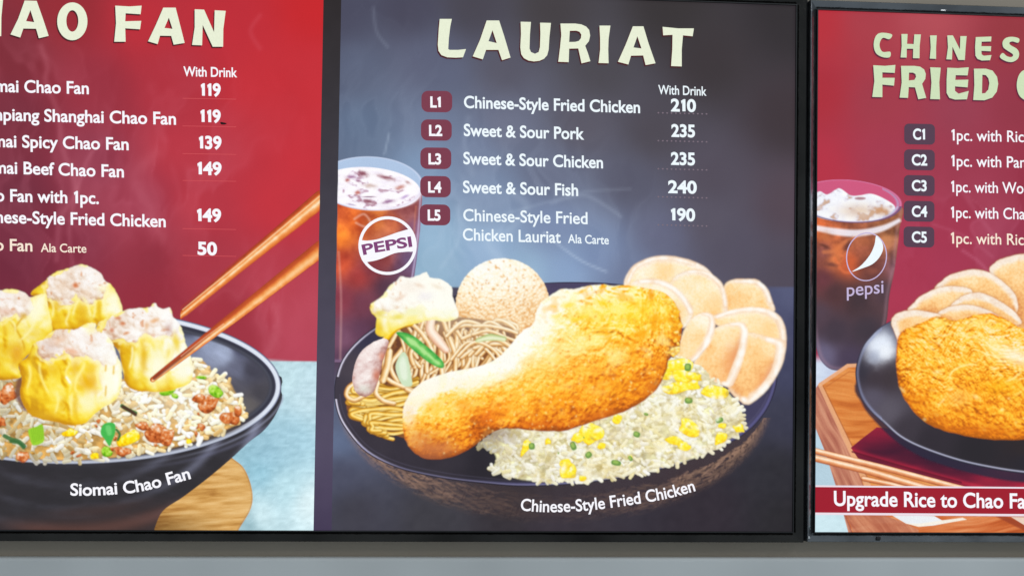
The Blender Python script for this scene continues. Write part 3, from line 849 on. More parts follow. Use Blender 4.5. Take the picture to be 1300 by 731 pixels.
    for k in range(34):
        x = rr_.uniform(-60, 300); y = rr_.uniform(484, 580)
        if 30 < x < 240 and y < 530: continue
        if sd[int((y - a.y0) / a.res), int((x - a.x0) / a.res)] < 5: continue
        chunk(a, x, y, rr_.uniform(1.5, 4), rr_.uniform(1.2, 3), HAM if k % 3 else [(0, (150, 96, 30)), (0.5, (206, 150, 60)), (1, (240, 200, 120))], 600 + k, rr_.uniform(0, 3), 0.3)
    a.blob([(36, 545), (47, 541), (54, 538), (56, 551), (55, 561), (42, 565), (38, 555)], ramp(np.array([0.5]), [(0.5, (140, 196, 40))])[0], n=2)
    for k in range(7): a.stroke([(40 + k * 2.3, 545 - k), (43 + k * 2, 562 - k)], 0.8, (86, 150, 20), 0.55)
    a.blob([(130, 540), (137, 536), (146, 538), (146, 550), (142, 560), (139, 566), (133, 557), (128, 550)], (58, 168, 66), n=3)
    a.blob([(134, 541), (140, 540), (142, 550), (137, 552)], (112, 204, 110), 0.7, 3, 3)
    for pts, wd in (([(6, 553), (14, 557), (24, 560), (31, 566)], 5), ([(14, 560), (24, 562), (30, 568)], 4), ([(148, 545), (152, 551), (150, 558)], 3), ([(155, 515), (163, 520), (172, 524)], 5)):
        a.stroke(pts, wd, (40, 86, 40), 0.85)
    a.stroke([(156, 516), (165, 521), (172, 526)], 4, (60, 34, 24), 0.9)
    a.stroke([(27, 482), (24, 500), (32, 518)], [10, 10, 6], (84, 48, 44), 0.75, 5)
    a.soften(0.8); a.pop(0.84, 1.08); a.build('fried_rice_picture', P, 3, IN1)
    # the dumplings, far ones first
    a = Art(34, 330, 160, 424)
    siomai(a, [(39, 373), (48, 364), (58, 356.6), (63, 350.6), (72, 345), (82, 342), (92, 339), (102.6, 336), (113, 338), (126.5, 345.5), (133, 356), (142, 362), (150, 376), (155, 390), (154, 402), (143, 408), (123, 413), (96, 420), (68, 421), (60, 400), (50, 380)],
           [(62, 374), (64, 352), (82, 342), (103, 335), (127, 346), (136, 362), (124, 378), (108, 384), (96, 375), (84, 388), (70, 380)], 11, (100, 60, 0.14), 0.02)
    a.soft([(104, 397, 8, 12, 0, (230, 176, 18), .75), (106, 409, 9, 6, 0, (220, 160, 18), .7), (145, 383, 9, 15, 0, (255, 253, 226), .85), (72, 388, 6, 7, 0, (230, 176, 18), .6), (73, 409, 7, 7, 0, (230, 176, 18), .7), (126, 391, 3, 12, 0, (230, 176, 18), .6), (50, 368, 5, 5, 0, (238, 214, 60), .6), (95.7, 362, 3.2, 3.6, 0, (214, 112, 60), .9), (120, 350, 14, 8, 0.3, (255, 253, 250), .5), (78, 366, 9, 7, 0, (238, 212, 186), .5), (110, 372, 8, 7, 0, (240, 214, 186), .5), (132, 366, 8, 5, 0, (255, 246, 176), .5)])
    for q in ([(102, 376), (96, 388), (92, 402)], [(104, 376), (112, 388), (116, 404)], [(120, 378), (121, 392), (118, 406)], [(84, 385), (88, 396), (84, 408), (88, 416)], [(134, 372), (133, 386), (130, 400)], [(62, 376), (68, 390), (66, 404)]): a.ridge(q, 2.6, (255, 246, 176), .75)
    a.soften(); a.build('dumpling_picture', P, 4, IN1)
    a = Art(-60, 362, 72, 486)
    siomai(a, [(-40, 385), (-20, 374), (0, 369), (15, 367), (31, 371), (38, 377), (50, 374), (59, 373), (61, 390), (65, 405), (66, 422), (56, 436), (42, 446), (30, 456), (24, 466), (28, 477), (14, 482), (-10, 482), (-45, 476), (-55, 430)],
           [(-40, 384), (0, 367), (33, 371), (42, 382), (37, 396), (28, 405), (14, 399), (0, 404), (-30, 405)], 17, (20, 60, 0.10), 0.0)
    a.soft([(51, 388, 9, 20, 0, (255, 253, 226), .85), (43, 396, 8, 10, 0, (255, 253, 226), .7), (44, 424, 14, 9, 0, (240, 206, 60), .6), (10, 443, 14, 10, 0, (230, 176, 18), .6), (22, 450, 8, 14, 0.3, (228, 158, 30), .7), (10, 418, 12, 10, 0, (244, 214, 80), .5), (30, 401, 4, 4, 0, (214, 160, 40), .7), (8, 395, 14, 4, 0, (224, 170, 140), .5), (0, 376, 18, 8, 0, (248, 240, 236), .6), (-10, 460, 14, 16, 0, (240, 200, 60), .5)])
    for q in ([(12, 408), (22, 420), (30, 436), (32, 448)], [(30, 402), (22, 412), (18, 422)]): a.ridge(q, 1.6, (220, 160, 18), .7)
    for q in ([(0, 408), (8, 404), (18, 410), (20, 424)], [(46, 406), (38, 420), (24, 434)], [(58, 378), (62, 396), (64, 416)]): a.ridge(q, 2.4, (255, 246, 176), .75)
    a.soften(); a.build('dumpling_picture', P, 5, IN1)
    a = Art(118, 380, 250, 500)
    siomai(a, [(122, 424), (126, 409), (145, 400), (162, 393), (176, 391), (190, 390), (194, 386), (197.5, 384.5), (201, 390), (208, 392), (216, 391), (220, 402), (228, 411), (233, 424), (236, 436), (243, 454), (245, 474), (238, 488), (205, 497), (165, 493), (156, 470), (150, 445), (135, 432)],
           [(124, 424), (145, 400), (188, 390), (197, 384), (216, 391), (228, 412), (228, 432), (212, 426), (200, 432), (182, 426), (168, 434), (150, 432), (136, 432)], 23, (180, 46, 0.22), 0.06)
    a.soft([(161, 443, 9, 7, 0, (230, 176, 18), .7), (159, 460, 5, 14, 0, (230, 176, 18), .75), (183, 455, 4.5, 20, 0, (230, 176, 18), .8), (171, 485, 8, 6, 0, (230, 176, 18), .7), (203, 462, 15, 27, 0, (255, 253, 226), .9), (173, 460, 4, 16, 0, (255, 253, 226), .7), (224, 434, 4.5, 11, -0.2, (240, 204, 40), .75), (216, 447, 5, 9, 0.3, (244, 212, 60), .6), (232, 468, 9, 18, 0, (255, 253, 226), .85),
           (150, 403.6, 4, 2.2, 0, (214, 126, 80), .8), (156, 410.5, 3.4, 2.4, 0, (214, 120, 74), .8), (142, 419, 3, 3, 0, (206, 126, 90), .8), (161, 422.5, 4, 2, -0.3, (216, 130, 76), .8), (196, 407, 6, 3, -0.3, (230, 160, 96), .7), (186, 414, 3, 6, 0, (226, 166, 110), .6), (214, 418, 5, 7, 0, (196, 158, 150), .6), (200, 396, 10, 7, 0, (255, 252, 244), .6), (172, 420, 8, 6, 0, (255, 252, 246), .6), (202, 424, 9, 6, 0, (255, 250, 244), .6)])
    for q in ([(152, 440), (151, 456), (158, 476)], [(168, 436), (168, 452), (164, 470)], [(192, 436), (193, 456), (190, 478)], [(212, 432), (218, 446), (212, 462)]): a.ridge(q, 2.4, (255, 250, 200), .8)
    a.soften(); a.build('dumpling_picture', P, 6, IN1)
    a = Art(18, 404, 160, 544)
    siomai(a, [(24, 462), (34, 454), (38, 448), (43, 436), (55, 431), (68, 420), (82, 418), (97, 418), (109, 411), (121, 410.5), (123, 420), (137, 426), (145, 440), (148, 450), (154, 461), (155, 476), (154, 491), (147, 507), (128, 519), (119, 527), (109, 536), (92, 540), (73, 536), (44, 529), (32, 517), (25.6, 500), (28, 482)],
           [(46, 446), (54, 432), (68, 420), (97, 417), (123, 411), (138, 426), (148, 450), (138, 462), (126, 456), (112, 452), (100, 455), (86, 448), (70, 450), (58, 455)], 29, (98, 50, 0.30), 0.02)
    a.soft([(66, 469, 12, 8, 0, (230, 176, 18), .6), (96, 467, 7, 11, 0.2, (230, 176, 18), .7), (113, 486, 14, 12, -0.3, (226, 160, 8), .8), (116, 469, 8, 9, 0, (236, 186, 20), .7), (96, 515, 4, 17, 0, (230, 176, 18), .7), (138, 488, 9, 34, 0, (255, 253, 226), .85), (114, 510, 15, 12, 0, (255, 248, 196), .75), (40, 470, 7, 12, 0.2, (248, 222, 70), .5), (60, 526, 20, 7, 0, (232, 188, 50), .5), (45, 500, 12, 16, 0, (246, 214, 60), .4), (80, 512, 5, 9, 0.3, (222, 166, 26), .5),
           (130, 446, 14, 10, 0, (255, 254, 250), .75), (64, 440, 11, 8, 0, (214, 190, 182), .55), (92, 446, 9, 4, 0.3, (232, 168, 128), .7), (104, 430, 14, 8, 0.2, (252, 244, 238), .6), (76, 432, 10, 4, -0.4, (232, 184, 150), .5), (116, 418, 7, 6, 0, (255, 246, 176), .7), (43, 446, 4, 9, 0.4, (250, 226, 70), .8)])
    for q in ([(86, 454), (88, 463), (84, 472), (89, 486), (95, 492)], [(51, 456), (51, 472), (57, 489), (64, 502)], [(36, 460), (39, 476), (34, 496)], [(108, 456), (106, 466), (98, 480), (96, 494), (104, 500)], [(126, 462), (124, 480), (130, 498)], [(72, 494), (74, 510), (70, 526)], [(92, 496), (90, 512), (92, 530)]): a.ridge(q, 2.8, (255, 243, 150), .75)
    for q in ([(135, 488), (134, 504)], [(145, 463), (144, 476)], [(135, 462), (134, 472)], [(79, 508), (84, 514), (80, 522)], [(56, 470), (60, 484)]): a.ridge(q, 1.3, (220, 160, 18), .6)
    a.ridge([(83, 477), (87, 482), (90, 487)], 2, (255, 255, 250), .95)
    a.soften(); a.pop(0.92, 1.06); a.build('dumpling_picture', P, 7, IN1)
    # chopsticks
    WOOD = [(0, (150, 58, 26)), (0.25, (196, 84, 36)), (0.5, (224, 118, 50)), (0.72, (242, 156, 84)), (0.9, (250, 198, 140)), (1, (255, 226, 188))]
    a = Art(214, 236, 412, 412)
    a.tube([(228, 401), (408, 252.5)], [9, 15, 21.5], WOOD, 0.15, None, 0, 0.25, 5)
    a.stroke([(232, 393), (300, 338), (408, 247.5)], [1.4, 2.2, 2.0], (255, 214, 168), 0.8, 1.5, 0)
    a.stroke([(236, 400), (320, 332), (408, 262)], [1, 2, 3], (236, 140, 62), 0.5, 3, 0)
    a.stroke([(228, 392), (300, 331), (408, 243)], [1, 1.4, 2], (176, 60, 30), 0.7, 2, 0)
    a.clip(1 - np.clip((230 - a.X) / 1.5, 0, 1))
    a.build('chopstick_picture', P, 4.5, IN1)
    a = Art(188, 296, 412, 490)
    a.tube([(194, 481.5), (300, 400), (408, 315.5)], [6.5, 14, 20], WOOD, 0.35, ((130, 60, 20), 0.25), 0, 0.25, 6)
    a.stroke([(198, 476), (300, 394), (408, 306)], [3, 5, 5], (190, 76, 36), 0.65, 3, 0)
    a.stroke([(196, 480), (240, 446), (280, 413)], [4, 4, 2], (120, 44, 30), [0.8, 0.6, 0.0], 2.5, 0)
    a.stroke([(230, 452), (262, 427), (284, 411)], 1.2, (255, 214, 190), 0.55, 1.2, 0)
    a.stroke([(300, 402), (408, 320)], [2, 6], (250, 178, 104), 0.55, 4, 0)
    a.build('chopstick_picture', P, 8, IN1)
    # heading
    K = 12
    A1 = [loc([(230, 12), (340, 15), (395, 170), (450, 335), (360, 357), (335, 270), (218, 268), (190, 350), (100, 322), (170, 180)], 0, 0, 7.22), loc([(283, 100), (243, 200), (318, 210)], 0, 0, 7.22)]
    O1 = [ellipse(92.3, 28, 19.2, 24, 40), ellipse(92.3, 27.5, 7.6, 13.6, 30)]
    F1 = [loc([(578, 32), (650, 36), (710, 32), (705, 75), (630, 70), (628, 110), (708, 108), (702, 150), (628, 145), (630, 212), (573, 212), (582, 120)], 0, 0, 3.94)]
    A2 = [loc([(818, 42), (880, 42), (900, 120), (925, 218), (870, 227), (858, 183), (802, 182), (790, 224), (742, 210), (780, 130)], 0, 0, 3.94), loc([(846, 92), (824, 143), (864, 148)], 0, 0, 3.94)]
    N1 = [loc([(975, 50), (1022, 52), (1072, 165), (1075, 55), (1130, 58), (1118, 150), (1117, 237), (1065, 237), (1015, 128), (1012, 230), (962, 228), (975, 140)], 0, 0, 3.94)]
    Hx = [(358, 135), (402, 135), (398, 205), (445, 207), (450, 138), (497, 138), (488, 220), (487, 308), (440, 307), (442, 240), (396, 240), (395, 303), (352, 302), (360, 220)]
    H1 = [[(4.5 + (x - 497) * 0.235, 0 + (y - 138) * 0.275) for x, y in Hx]]
    Cx = smooth([(290, 138), (270, 172), (225, 162), (205, 190), (203, 225), (225, 262), (278, 262), (272, 302), (215, 298), (172, 265), (160, 210), (175, 150), (215, 125)], 5)
    C1 = [[(-50 + (x - 290) * 0.275, -2 + (y - 138) * 0.275) for x, y in Cx]]
    for g in (C1, H1, A1, O1, F1, A2, N1): headletter(g, P, INK_CREAM, INK_SHADE, K)
    # list
    for (s, pre, x0, y0, x1, y1) in (('Chao Fan', 'Siomai ', 31.5, 117.8, 113.5, 119.9), ('Shanghai Chao Fan', 'Lumpiang ', 57, 154.6, 224, 158.6), ('Spicy Chao Fan', 'Siomai ', 29, 187.6, 164, 190.8),
                                    ('Beef Chao Fan', 'Siomai ', 30, 221.2, 158, 225.4), ('Fan with 1pc.', 'Chao ', 13, 256.0, 126, 259.0), ('Style Fried Chicken', 'Chinese-', 42, 284.0, 211, 288.4)):
        lettering(s, [(x0, y0), (x1, y1)], 15.0, P, INK_WHITE, 11, 0.02, pre)
    lettering('Fan', [(12.5, 318.4), (42, 319.2)], 14.5, P, INK_WARM, 11, 0.016, 'Chao ')
    lettering('Ala Carte', [(53, 319.8), (110, 320.8)], 10.5, P, INK_WARM, 11, 0.012)
    lettering('With Drink', [(234, 97.2), (300, 98.6)], 11.8, P, INK_WHITE, 11, 0.018)
    for s, x0, x1, y in (('119', 254.5, 280, 122), ('119', 254, 280, 155.3), ('139', 252, 281, 188.8), ('149', 250, 281, 221.6), ('149', 249.5, 280.5, 280.8), ('50', 251.5, 275, 323)):
        lettering(s, [(x0, y), (x1, y + 0.7)], 15.2, P, INK_WHITE, 11, 0.035)
    for y in (125, 160, 195, 229, 290, 324):
        filled('printed_line', [[(232, y), (300, y + 1.2), (300, y + 1.9), (232, y + 0.7)]], P, INK_LINE, 9)
    filled('dark_speck', [smooth([(280, 155.5), (284, 156), (288, 157.2), (286, 158.6), (281, 158.4)], 3)], P, INK_FLY, 13)
    lettering('Siomai Chao Fan', [(90, 628), (118, 628), (150, 626.2), (172, 624.0), (205, 617.0), (243, 606.6)], 14.6, P, INK_WHITE, 11, 0.022)

# ------------------------------------------------------------------ MIDDLE SHEET
def ring_logo(loops, parent, mat, k): return filled('logo', loops, parent, mat, k)
def mid_sheet():
    P = sheetM
    # drink
    a = Art(420, 194, 542, 460)
    X, Y = a.X, a.Y
    side = [(400, 232), (536.5, 232), (536, 250), (533.5, 290), (529, 330), (523, 370), (515, 410), (506, 460), (400, 460)]
    sd = np.minimum(a.sd(side), 999)
    c = idw(X, Y, [(432, 270, (226, 104, 50)), (432, 300, (232, 116, 40)), (450, 280, (224, 100, 40)), (475, 275, (230, 130, 60)), (500, 285, (190, 92, 60)), (515, 270, (160, 90, 90)), (525, 290, (140, 90, 120)), (436, 335, (206, 80, 50)), (455, 350, (170, 62, 60)),
                   (470, 340, (130, 54, 64)), (490, 330, (150, 70, 70)), (510, 340, (100, 64, 90)), (520, 330, (110, 84, 120)), (434, 380, (140, 60, 76)), (460, 385, (116, 60, 78)), (490, 365, (84, 52, 70)), (510, 370, (86, 60, 84)), (434, 430, (120, 76, 100)), (460, 420, (98, 60, 84)), (480, 420, (84, 52, 72)), (440, 455, (90, 60, 84))], 3.2, 7)
    ice = fbm(X, Y, 17, 4, 91)
    c = np.clip(c * (1 + (ice - 0.5)[..., None] * np.array([0.5, 0.9, 0.8]) * (sstep(380, 280, Y) + 0.25)[..., None]), 0, 1)
    a.over(a.mask(sd), c)
    a.over(a.mask(sd) * np.exp(-((sd - 2) / 2.2) ** 2) * 0.4, (176, 160, 200))
    for pts, wd, al in (([(430, 320), (433, 380), (432, 455)], 3, 0.35), ([(450, 278), (462, 272), (470, 282), (464, 288), (452, 283)], 3, 0.55)):
        a.stroke(pts, wd, (236, 190, 180), al, 3)
    a.stroke([(534, 244), (531, 290), (526.5, 330), (520, 368)], [1.5, 2, 2, 1.5], (206, 196, 226), 0.55, 2)
    a.stroke([(528, 262), (525, 300)], 2, (236, 150, 110), 0.4, 3)
    # rim
    e = np.hypot((X - 470) / 66.5, (Y - 233 - (X - 470) * 0.03) / 34.0)
    a.over(a.mask((1 - e) * 34), (176, 198, 228))
    a.over(np.exp(-((e - 0.985) / 0.02) ** 2) * 0.7 * (Y < 250), (206, 216, 240))
    e2 = np.hypot((X - 470) / 64.0, (Y - 239.5 - (X - 470) * 0.07) / 27.0)
    f1, f2 = worley(X, Y * 1.5, 13, 93)
    n = fbm(X, Y * 1.6, 10, 3, 94)
    ci = ramp(0.96 - sstep(0.60, 0.82, n) * 0.50 + (fbm(X * 0.6, Y * 2.2, 8, 3, 96) - 0.5) * 0.35 + (f2 - f1) * 0.06, [(0, (110, 50, 60)), (0.3, (168, 112, 130)), (0.6, (214, 190, 206)), (0.85, (246, 238, 250)), (1, (255, 252, 255))])
    a.over(a.mask((1 - e2) * 28), ci)
    for (x, y, rx, ry, r, cc) in ((461, 221, 6, 3.5, 0.4, (120, 50, 66)), (491, 226, 11, 2.6, 0.25, (130, 62, 76)), (446, 225, 6, 2.4, 0, (160, 110, 150)), (441, 229, 2.5, 2.5, 0, (176, 90, 90)), (508, 238, 6, 3, -0.3, (196, 128, 116)), (454, 245, 3, 2.6, 0, (190, 92, 80)), (468, 256, 7, 3, 0.1, (140, 76, 92)), (493, 256, 7, 2.5, -0.2, (146, 96, 140)), (514, 250, 6, 2, -0.4, (190, 160, 210)), (470, 236, 8, 3, 0.1, (206, 180, 170)), (455, 230, 3.5, 1.6, 0.3, (150, 96, 130)), (518, 232, 4, 2, 0.5, (190, 150, 150)), (446, 260, 5, 1.4, 0.2, (170, 150, 190)), (468, 250, 8, 0.9, 0, (120, 80, 110))):
        a.soft([(x, y, rx * 0.95, ry * 0.95, r, cc, 0.85), (x + rx * 0.3, y + ry * 0.8, rx * 0.5, ry * 0.5, r, (255, 252, 255), 0.5)])
    a.over(np.exp(-((e2 - 0.98) / 0.045) ** 2) * 0.75 * (Y > 240), (246, 244, 255))
    a.over(np.exp(-((e - 1.0) / 0.025) ** 2) * 0.35 * (Y > 235) * a.mask(sd), (210, 196, 226))
    a.build('drink_picture', P, 1, IN2)
    # round drink logo
    outer = ellipse(492, 311.8, 37.0, 37.2, 48, 0.3); inner = ellipse(492, 311.8, 33.2, 33.4, 48, 0.3)
    ring_logo([outer, inner], P, INK_WHITE, 2)
    ring_logo([smooth([(457.5, 306), (466, 305.5), (478, 304), (492, 299.5), (508, 294), (522.5, 291.5), (526, 303), (526, 318), (516, 319.6), (501, 321.5), (484, 328.5), (470, 332), (460.5, 331.6), (456.6, 318)], 4)], P, INK_WHITE, 2.5)
    lettering('PEPSI', [(461, 323.5), (478, 320.0), (500, 316.4), (524, 312.6)], 12.2, P, INK_LOGO, 3, 0.03, name='logo_lettering')
    # woven mat
    a = Art(426, 530, 985, 672, 0.9)
    X, Y = a.X, a.Y
    r = np.random.RandomState(5)
    def mat(f, th):   # f: 0 inner .. 1 outer
        return (704 + (272 + 6 * f) * math.cos(th), 505 + (122 + 42 * f) * math.sin(th))
    e0 = np.hypot((X - 704) / 276.0, (Y - 505) / 160.0)
    a.over(np.clip((1.0 - e0) * 12, 0, 1) * 0.55, (62, 48, 48))
    for k in range(1500):
        f = r.rand(); th = math.radians(r.uniform(4, 176)); dl = r.uniform(0.02, 0.045); df = r.uniform(-0.10, 0.10)
        x, y = mat(f, th)
        side = abs(math.cos(th)) ** 1.5
        b = (0.12 + 0.75 * side) * (1 - 0.5 * f)
        cc = np.array((150, 116, 96)) * r.uniform(0.6, 1.15)
        a.stroke([mat(f - df, th - dl), mat(f, th), mat(f + df, th + dl)], r.uniform(1.2, 3.0), cc, b * r.uniform(0.4, 0.9), 1.5, 2)
        if k % 4 == 0: a.stroke([mat(f - df * 2, th), mat(f + 0.08, th + 0.015)], 1.6, (44, 32, 34), 0.5, 1.5, 0)
    a.pop(0.86, 1.1); a.A *= (0.36 + 0.85 * np.clip(np.abs(X - 704) / 270, 0, 1) ** 1.2) * sstep(1.02, 0.93, e0)
    a.build('woven_mat_picture', P, 1.5, IN2)
    # plate
    a = Art(420, 352, 992, 625)
    X, Y = a.X, a.Y
    outp = smooth([(424.5, 490), (427, 520), (439, 545), (465, 574), (505, 594), (556, 606), (610, 613), (670, 617), (750, 612), (829, 598), (890, 579), (942, 553), (970, 525), (984, 495), (986, 470), (976, 440), (950, 410), (900, 385), (840, 368), (780, 360), (735, 358), (690, 359), (640, 364), (590, 372), (540, 388), (500, 402), (462, 425), (435, 455)], 5)
    sd = a.sd(outp)
    c = idw(X, Y, [(450, 470, (72, 64, 74)), (440, 500, (60, 54, 66)), (480, 560, (54, 48, 58)), (560, 595, (50, 45, 54)), (620, 590, (40, 36, 44)), (960, 520, (66, 62, 92)), (970, 480, (58, 54, 80)), (700, 365, (74, 66, 96)), (740, 362, (74, 66, 96)), (470, 425, (54, 50, 72)), (500, 410, (50, 48, 70))], 3, 10)
    c = c + ((fbm(X, Y, 20, 3, 95) - 0.5) * 0.03)[..., None]
    a.over(a.mask(sd), c)
    rl = np.exp(-((sd - 2.2) / 1.3) ** 2)
    a.tint(rl * sstep(520, 440, X) * (np.abs(Y - 492) > 14) * 0.95, (226, 222, 242))
    a.tint(np.exp(-((sd - 3.2) / 2.2) ** 2) * sstep(560, 700, X) * (Y > 480) * 0.7, (98, 96, 148))
    a.tint(np.exp(-((sd - 2.0) / 1.2) ** 2) * (Y > 560) * 0.55, (150, 148, 190))
    a.tint(np.exp(-((sd - 7.5) / 1.0) ** 2) * (Y > 500) * 0.18, (120, 118, 150))
    a.tint(sstep(2.0, 0.0, sd) * 0.6, (26, 24, 34))
    a.build('plate_picture', P, 3, IN2)
    # crackers, far ones first
    CKS = [([(793, 366), (801, 340), (825, 327), (852, 325), (879, 331), (900, 343), (905, 360), (880, 380), (830, 385)], 6, 0.35, (0.1, -1), 0),
           ([(920, 361), (930.6, 354.8), (946, 354), (961, 355), (974, 367), (980, 382), (982, 396), (950, 402), (922, 396), (918, 375)], 5, 0.7, (1, -0.3), 0.12),
           ([(850, 362), (858, 350), (872, 343), (891, 342.5), (909, 352), (920, 367), (924, 391), (918, 405), (880, 412), (856, 390)], 5, 0.55, (0.6, -0.6), 0.02),
           ([(800, 362), (812, 355), (831, 353.5), (852, 360), (870, 376), (880, 394), (874, 412), (860, 416), (830, 400), (805, 380)], 5, 0.3, (0.8, -0.5), -0.05),
           ([(904, 402), (930, 393), (961, 389.5), (985, 397), (996, 414), (997, 439), (985, 450), (960, 440), (946, 424), (912, 414)], 6, 0.6, (0.6, -0.6), 0.05),
           ([(936, 452), (946, 424), (964, 424), (978, 428), (997, 433), (995, 455), (988, 473), (977, 490), (966, 502), (950, 513), (938, 508), (924, 492), (930, 470)], 8, 0.95, (1, 0.55), 0.14),
           ([(880, 461), (894, 443), (903, 425), (909, 415), (930, 409), (946, 411), (949, 430), (944, 454), (938, 472), (929, 490), (917, 489), (903, 484), (890, 474)], 7, 0.75, (1, 0.1), 0.05),
           ([(857, 454), (861, 438), (866, 424), (872, 411), (880, 402), (894, 396), (905, 400), (908, 412), (904, 428), (896, 442), (880, 459), (868, 460)], 6, 0.5, (0.9, 0.1), -0.02)]
    for i, (pts, rim, warm, rd, dk) in enumerate(CKS):
        q = np.array(pts)
        a = Art(q[:, 0].min() - 6, q[:, 1].min() - 6, q[:, 0].max() + 6, q[:, 1].max() + 6)
        cracker(a, pts, 300 + i, rim, warm, rd, dk)
        PUFF = [(0, (240, 212, 184)), (0.35, (246, 224, 200)), (0.7, (252, 240, 226)), (1, (255, 252, 246))]
        lip = {7: ([(892, 398), (902, 401), (904, 414), (898, 434), (888, 450), (878, 459)], [3, 6, 8, 8, 8, 6]), 6: ([(928, 411), (941, 412), (946, 424), (943, 444), (935, 466), (925, 486), (919, 487)], [4, 7, 9, 10, 10, 9, 6]),
               5: ([(974, 430), (990, 436), (990, 456), (984, 474), (970, 494), (952, 509), (944, 507)], [6, 11, 12, 11, 11, 11, 7]), 4: ([(910, 402), (934, 394), (962, 392), (984, 400), (993, 416), (994, 432)], [4, 6, 7, 8, 9, 7]),
               2: ([(874, 345), (892, 345), (908, 354), (918, 368), (921, 388)], [3, 5, 6, 6, 5]), 1: ([(934, 357), (960, 358), (972, 368), (978, 382)], [4, 5, 7, 6]), 0: ([(797, 358), (806, 340), (828, 329), (854, 328), (880, 335)], [4, 5, 5, 5, 4]), 3: ([(812, 357), (832, 357), (852, 364), (868, 379), (877, 396)], [4, 6, 7, 7, 6])}[i]
        if i in (5, 6):
            a.soft([(lip[0][3][0] - 14, lip[0][3][1] + 14, 12, 22, 0.35, (226, 150, 96), .6), (lip[0][3][0] - 8, lip[0][3][1] + 2, 5, 22, 0.3, (214, 140, 96), .5)])
        else: a.soft([(lip[0][3][0] - 10, lip[0][3][1] + 16, 14, 12, 0.3, (246, 196, 130), .45)])
        for off, wk in ((0, 1.0),):
            a.tube(lip[0], [w_ * 1.25 for w_ in lip[1]], PUFF, 0.1, ((222, 160, 110), 0.16), 6, 0.9, 40 + i)
        a.clip(a.mask(a.sd(rough(pts, 0.35, 5, 300 + i)), 1.3))
        a.soften()
        a.soften(); a.pop(0.95, 1.2); a.build('cracker_picture', P, 4 + i * 0.25, IN2)
    # sesame ball
    a = Art(574, 324, 704, 452)
    X, Y = a.X, a.Y
    u = (X - 638) / 59.5; v = (Y - 388) / 60.0; rr = np.hypot(u, v)
    f1, f2 = worley(X, Y, 4.2, 97)
    h = 60 * np.sqrt(np.clip(1 - rr ** 2, 0.0, 1))
    h = h * 0.7 + (1 - f1) * 1.7
    l = a.shade(h, (-0.15, -0.75, 0.65))
    t = 0.40 + 0.46 * l - 0.16 * v + (0.45 - f1) * 0.30 + (fbm(X, Y, 14, 3, 98) - 0.5) * 0.22
    c = ramp(t, [(0, (176, 104, 54)), (0.25, (214, 158, 104)), (0.45, (238, 198, 146)), (0.65, (250, 226, 188)), (0.85, (255, 248, 228)), (1, (255, 254, 248))])
    a.over(a.mask((1 - rr) * 59 + (0.5 - f1) * 1.0), c)
    rk = np.random.RandomState(66); it = []
    for k in range(520):
        an = rk.uniform(0, 6.283); ra = math.sqrt(rk.rand()) * 0.97
        x = 638 + 59 * ra * math.cos(an); y = 388 + 60 * ra * math.sin(an)
        if y > 436: continue
        dk = rk.rand() < 0.32 + 0.25 * (y > 385)
        it.append((x, y, rk.uniform(1.3, 2.4), rk.uniform(0.8, 1.4), rk.uniform(0, 3), (214, 150, 84) if dk else (255, 244, 214), .55))
    a.soft(it)
    a.soften(0.6); a.pop(0.92, 1.15); a.build('sesame_ball_picture', P, 6.2, IN2)
    # noodles
    a = Art(434, 396, 664, 562)
    X, Y = a.X, a.Y
    r = np.random.RandomState(12)
    a.blob([(442, 500), (446, 488), (470, 450), (490, 428), (520, 408), (560, 402), (600, 404), (640, 412), (658, 424), (650, 440), (620, 462), (560, 480), (530, 500), (518, 530), (522, 556), (492, 548), (466, 535), (446, 528), (440, 516)], (122, 74, 40))
    a.tint(sstep(0.5, 0.62, fbm(X, Y, 9, 3, 101)) * 0.7, (78, 44, 34))
    NO = [(0, (150, 94, 44)), (0.25, (204, 146, 82)), (0.5, (236, 192, 128)), (0.75, (250, 224, 176)), (1, (255, 248, 226))]
    NG = [(0, (150, 96, 20)), (0.25, (208, 148, 44)), (0.5, (238, 186, 72)), (0.75, (250, 214, 116)), (1, (255, 240, 170))]
    ed = ((96, 56, 34), 0.42)
    # middle tangle running down
    for k in range(62):
        x = r.uniform(505, 645); y = r.uniform(404, 432) + (x > 610) * 6
        dx = r.uniform(-26, 14); ln = r.uniform(40, 78)
        bend = r.uniform(-22, 22)
        pts = [(x, y), (x + dx * 0.2 + bend * 0.6, y + ln * 0.3), (x + dx * 0.6 + bend, y + ln * 0.65), (x + dx + bend * 0.3, y + ln)]
        a.tube(pts, r.uniform(3.8, 6.2), NO, -0.3, ed, 6, 0.3, k)
    for k in range(16):
        x = r.uniform(586, 640); y = r.uniform(414, 446)
        a.tube([(x - 26, y + r.uniform(-4, 14)), (x - 6, y - r.uniform(2, 12)), (x + 16, y + r.uniform(-6, 4)), (min(x + 30, 656), y + r.uniform(2, 16))], r.uniform(4, 5.4), NO, -0.4, ed, 6, 0.3, k)
    # loops at lower left
    for k in range(34):
        y = r.uniform(492, 548); x0 = 444 + max(0, (y - 520)) * 1.3 + r.uniform(-3, 8)
        y = min(y, 548)
        pts = [(530, y + r.uniform(-12, 8) - 4), (500, y + r.uniform(-7, 5) - 3), (472, y + r.uniform(-9, 3)), (x0 + 2, y + r.uniform(-5, 2)), (x0, y + 5), (x0 + 12, y + r.uniform(5, 11))]
        a.tube(pts, r.uniform(4.0, 5.8), NG, -0.35, ((86, 50, 14), 0.6), 6, 0.25, k)
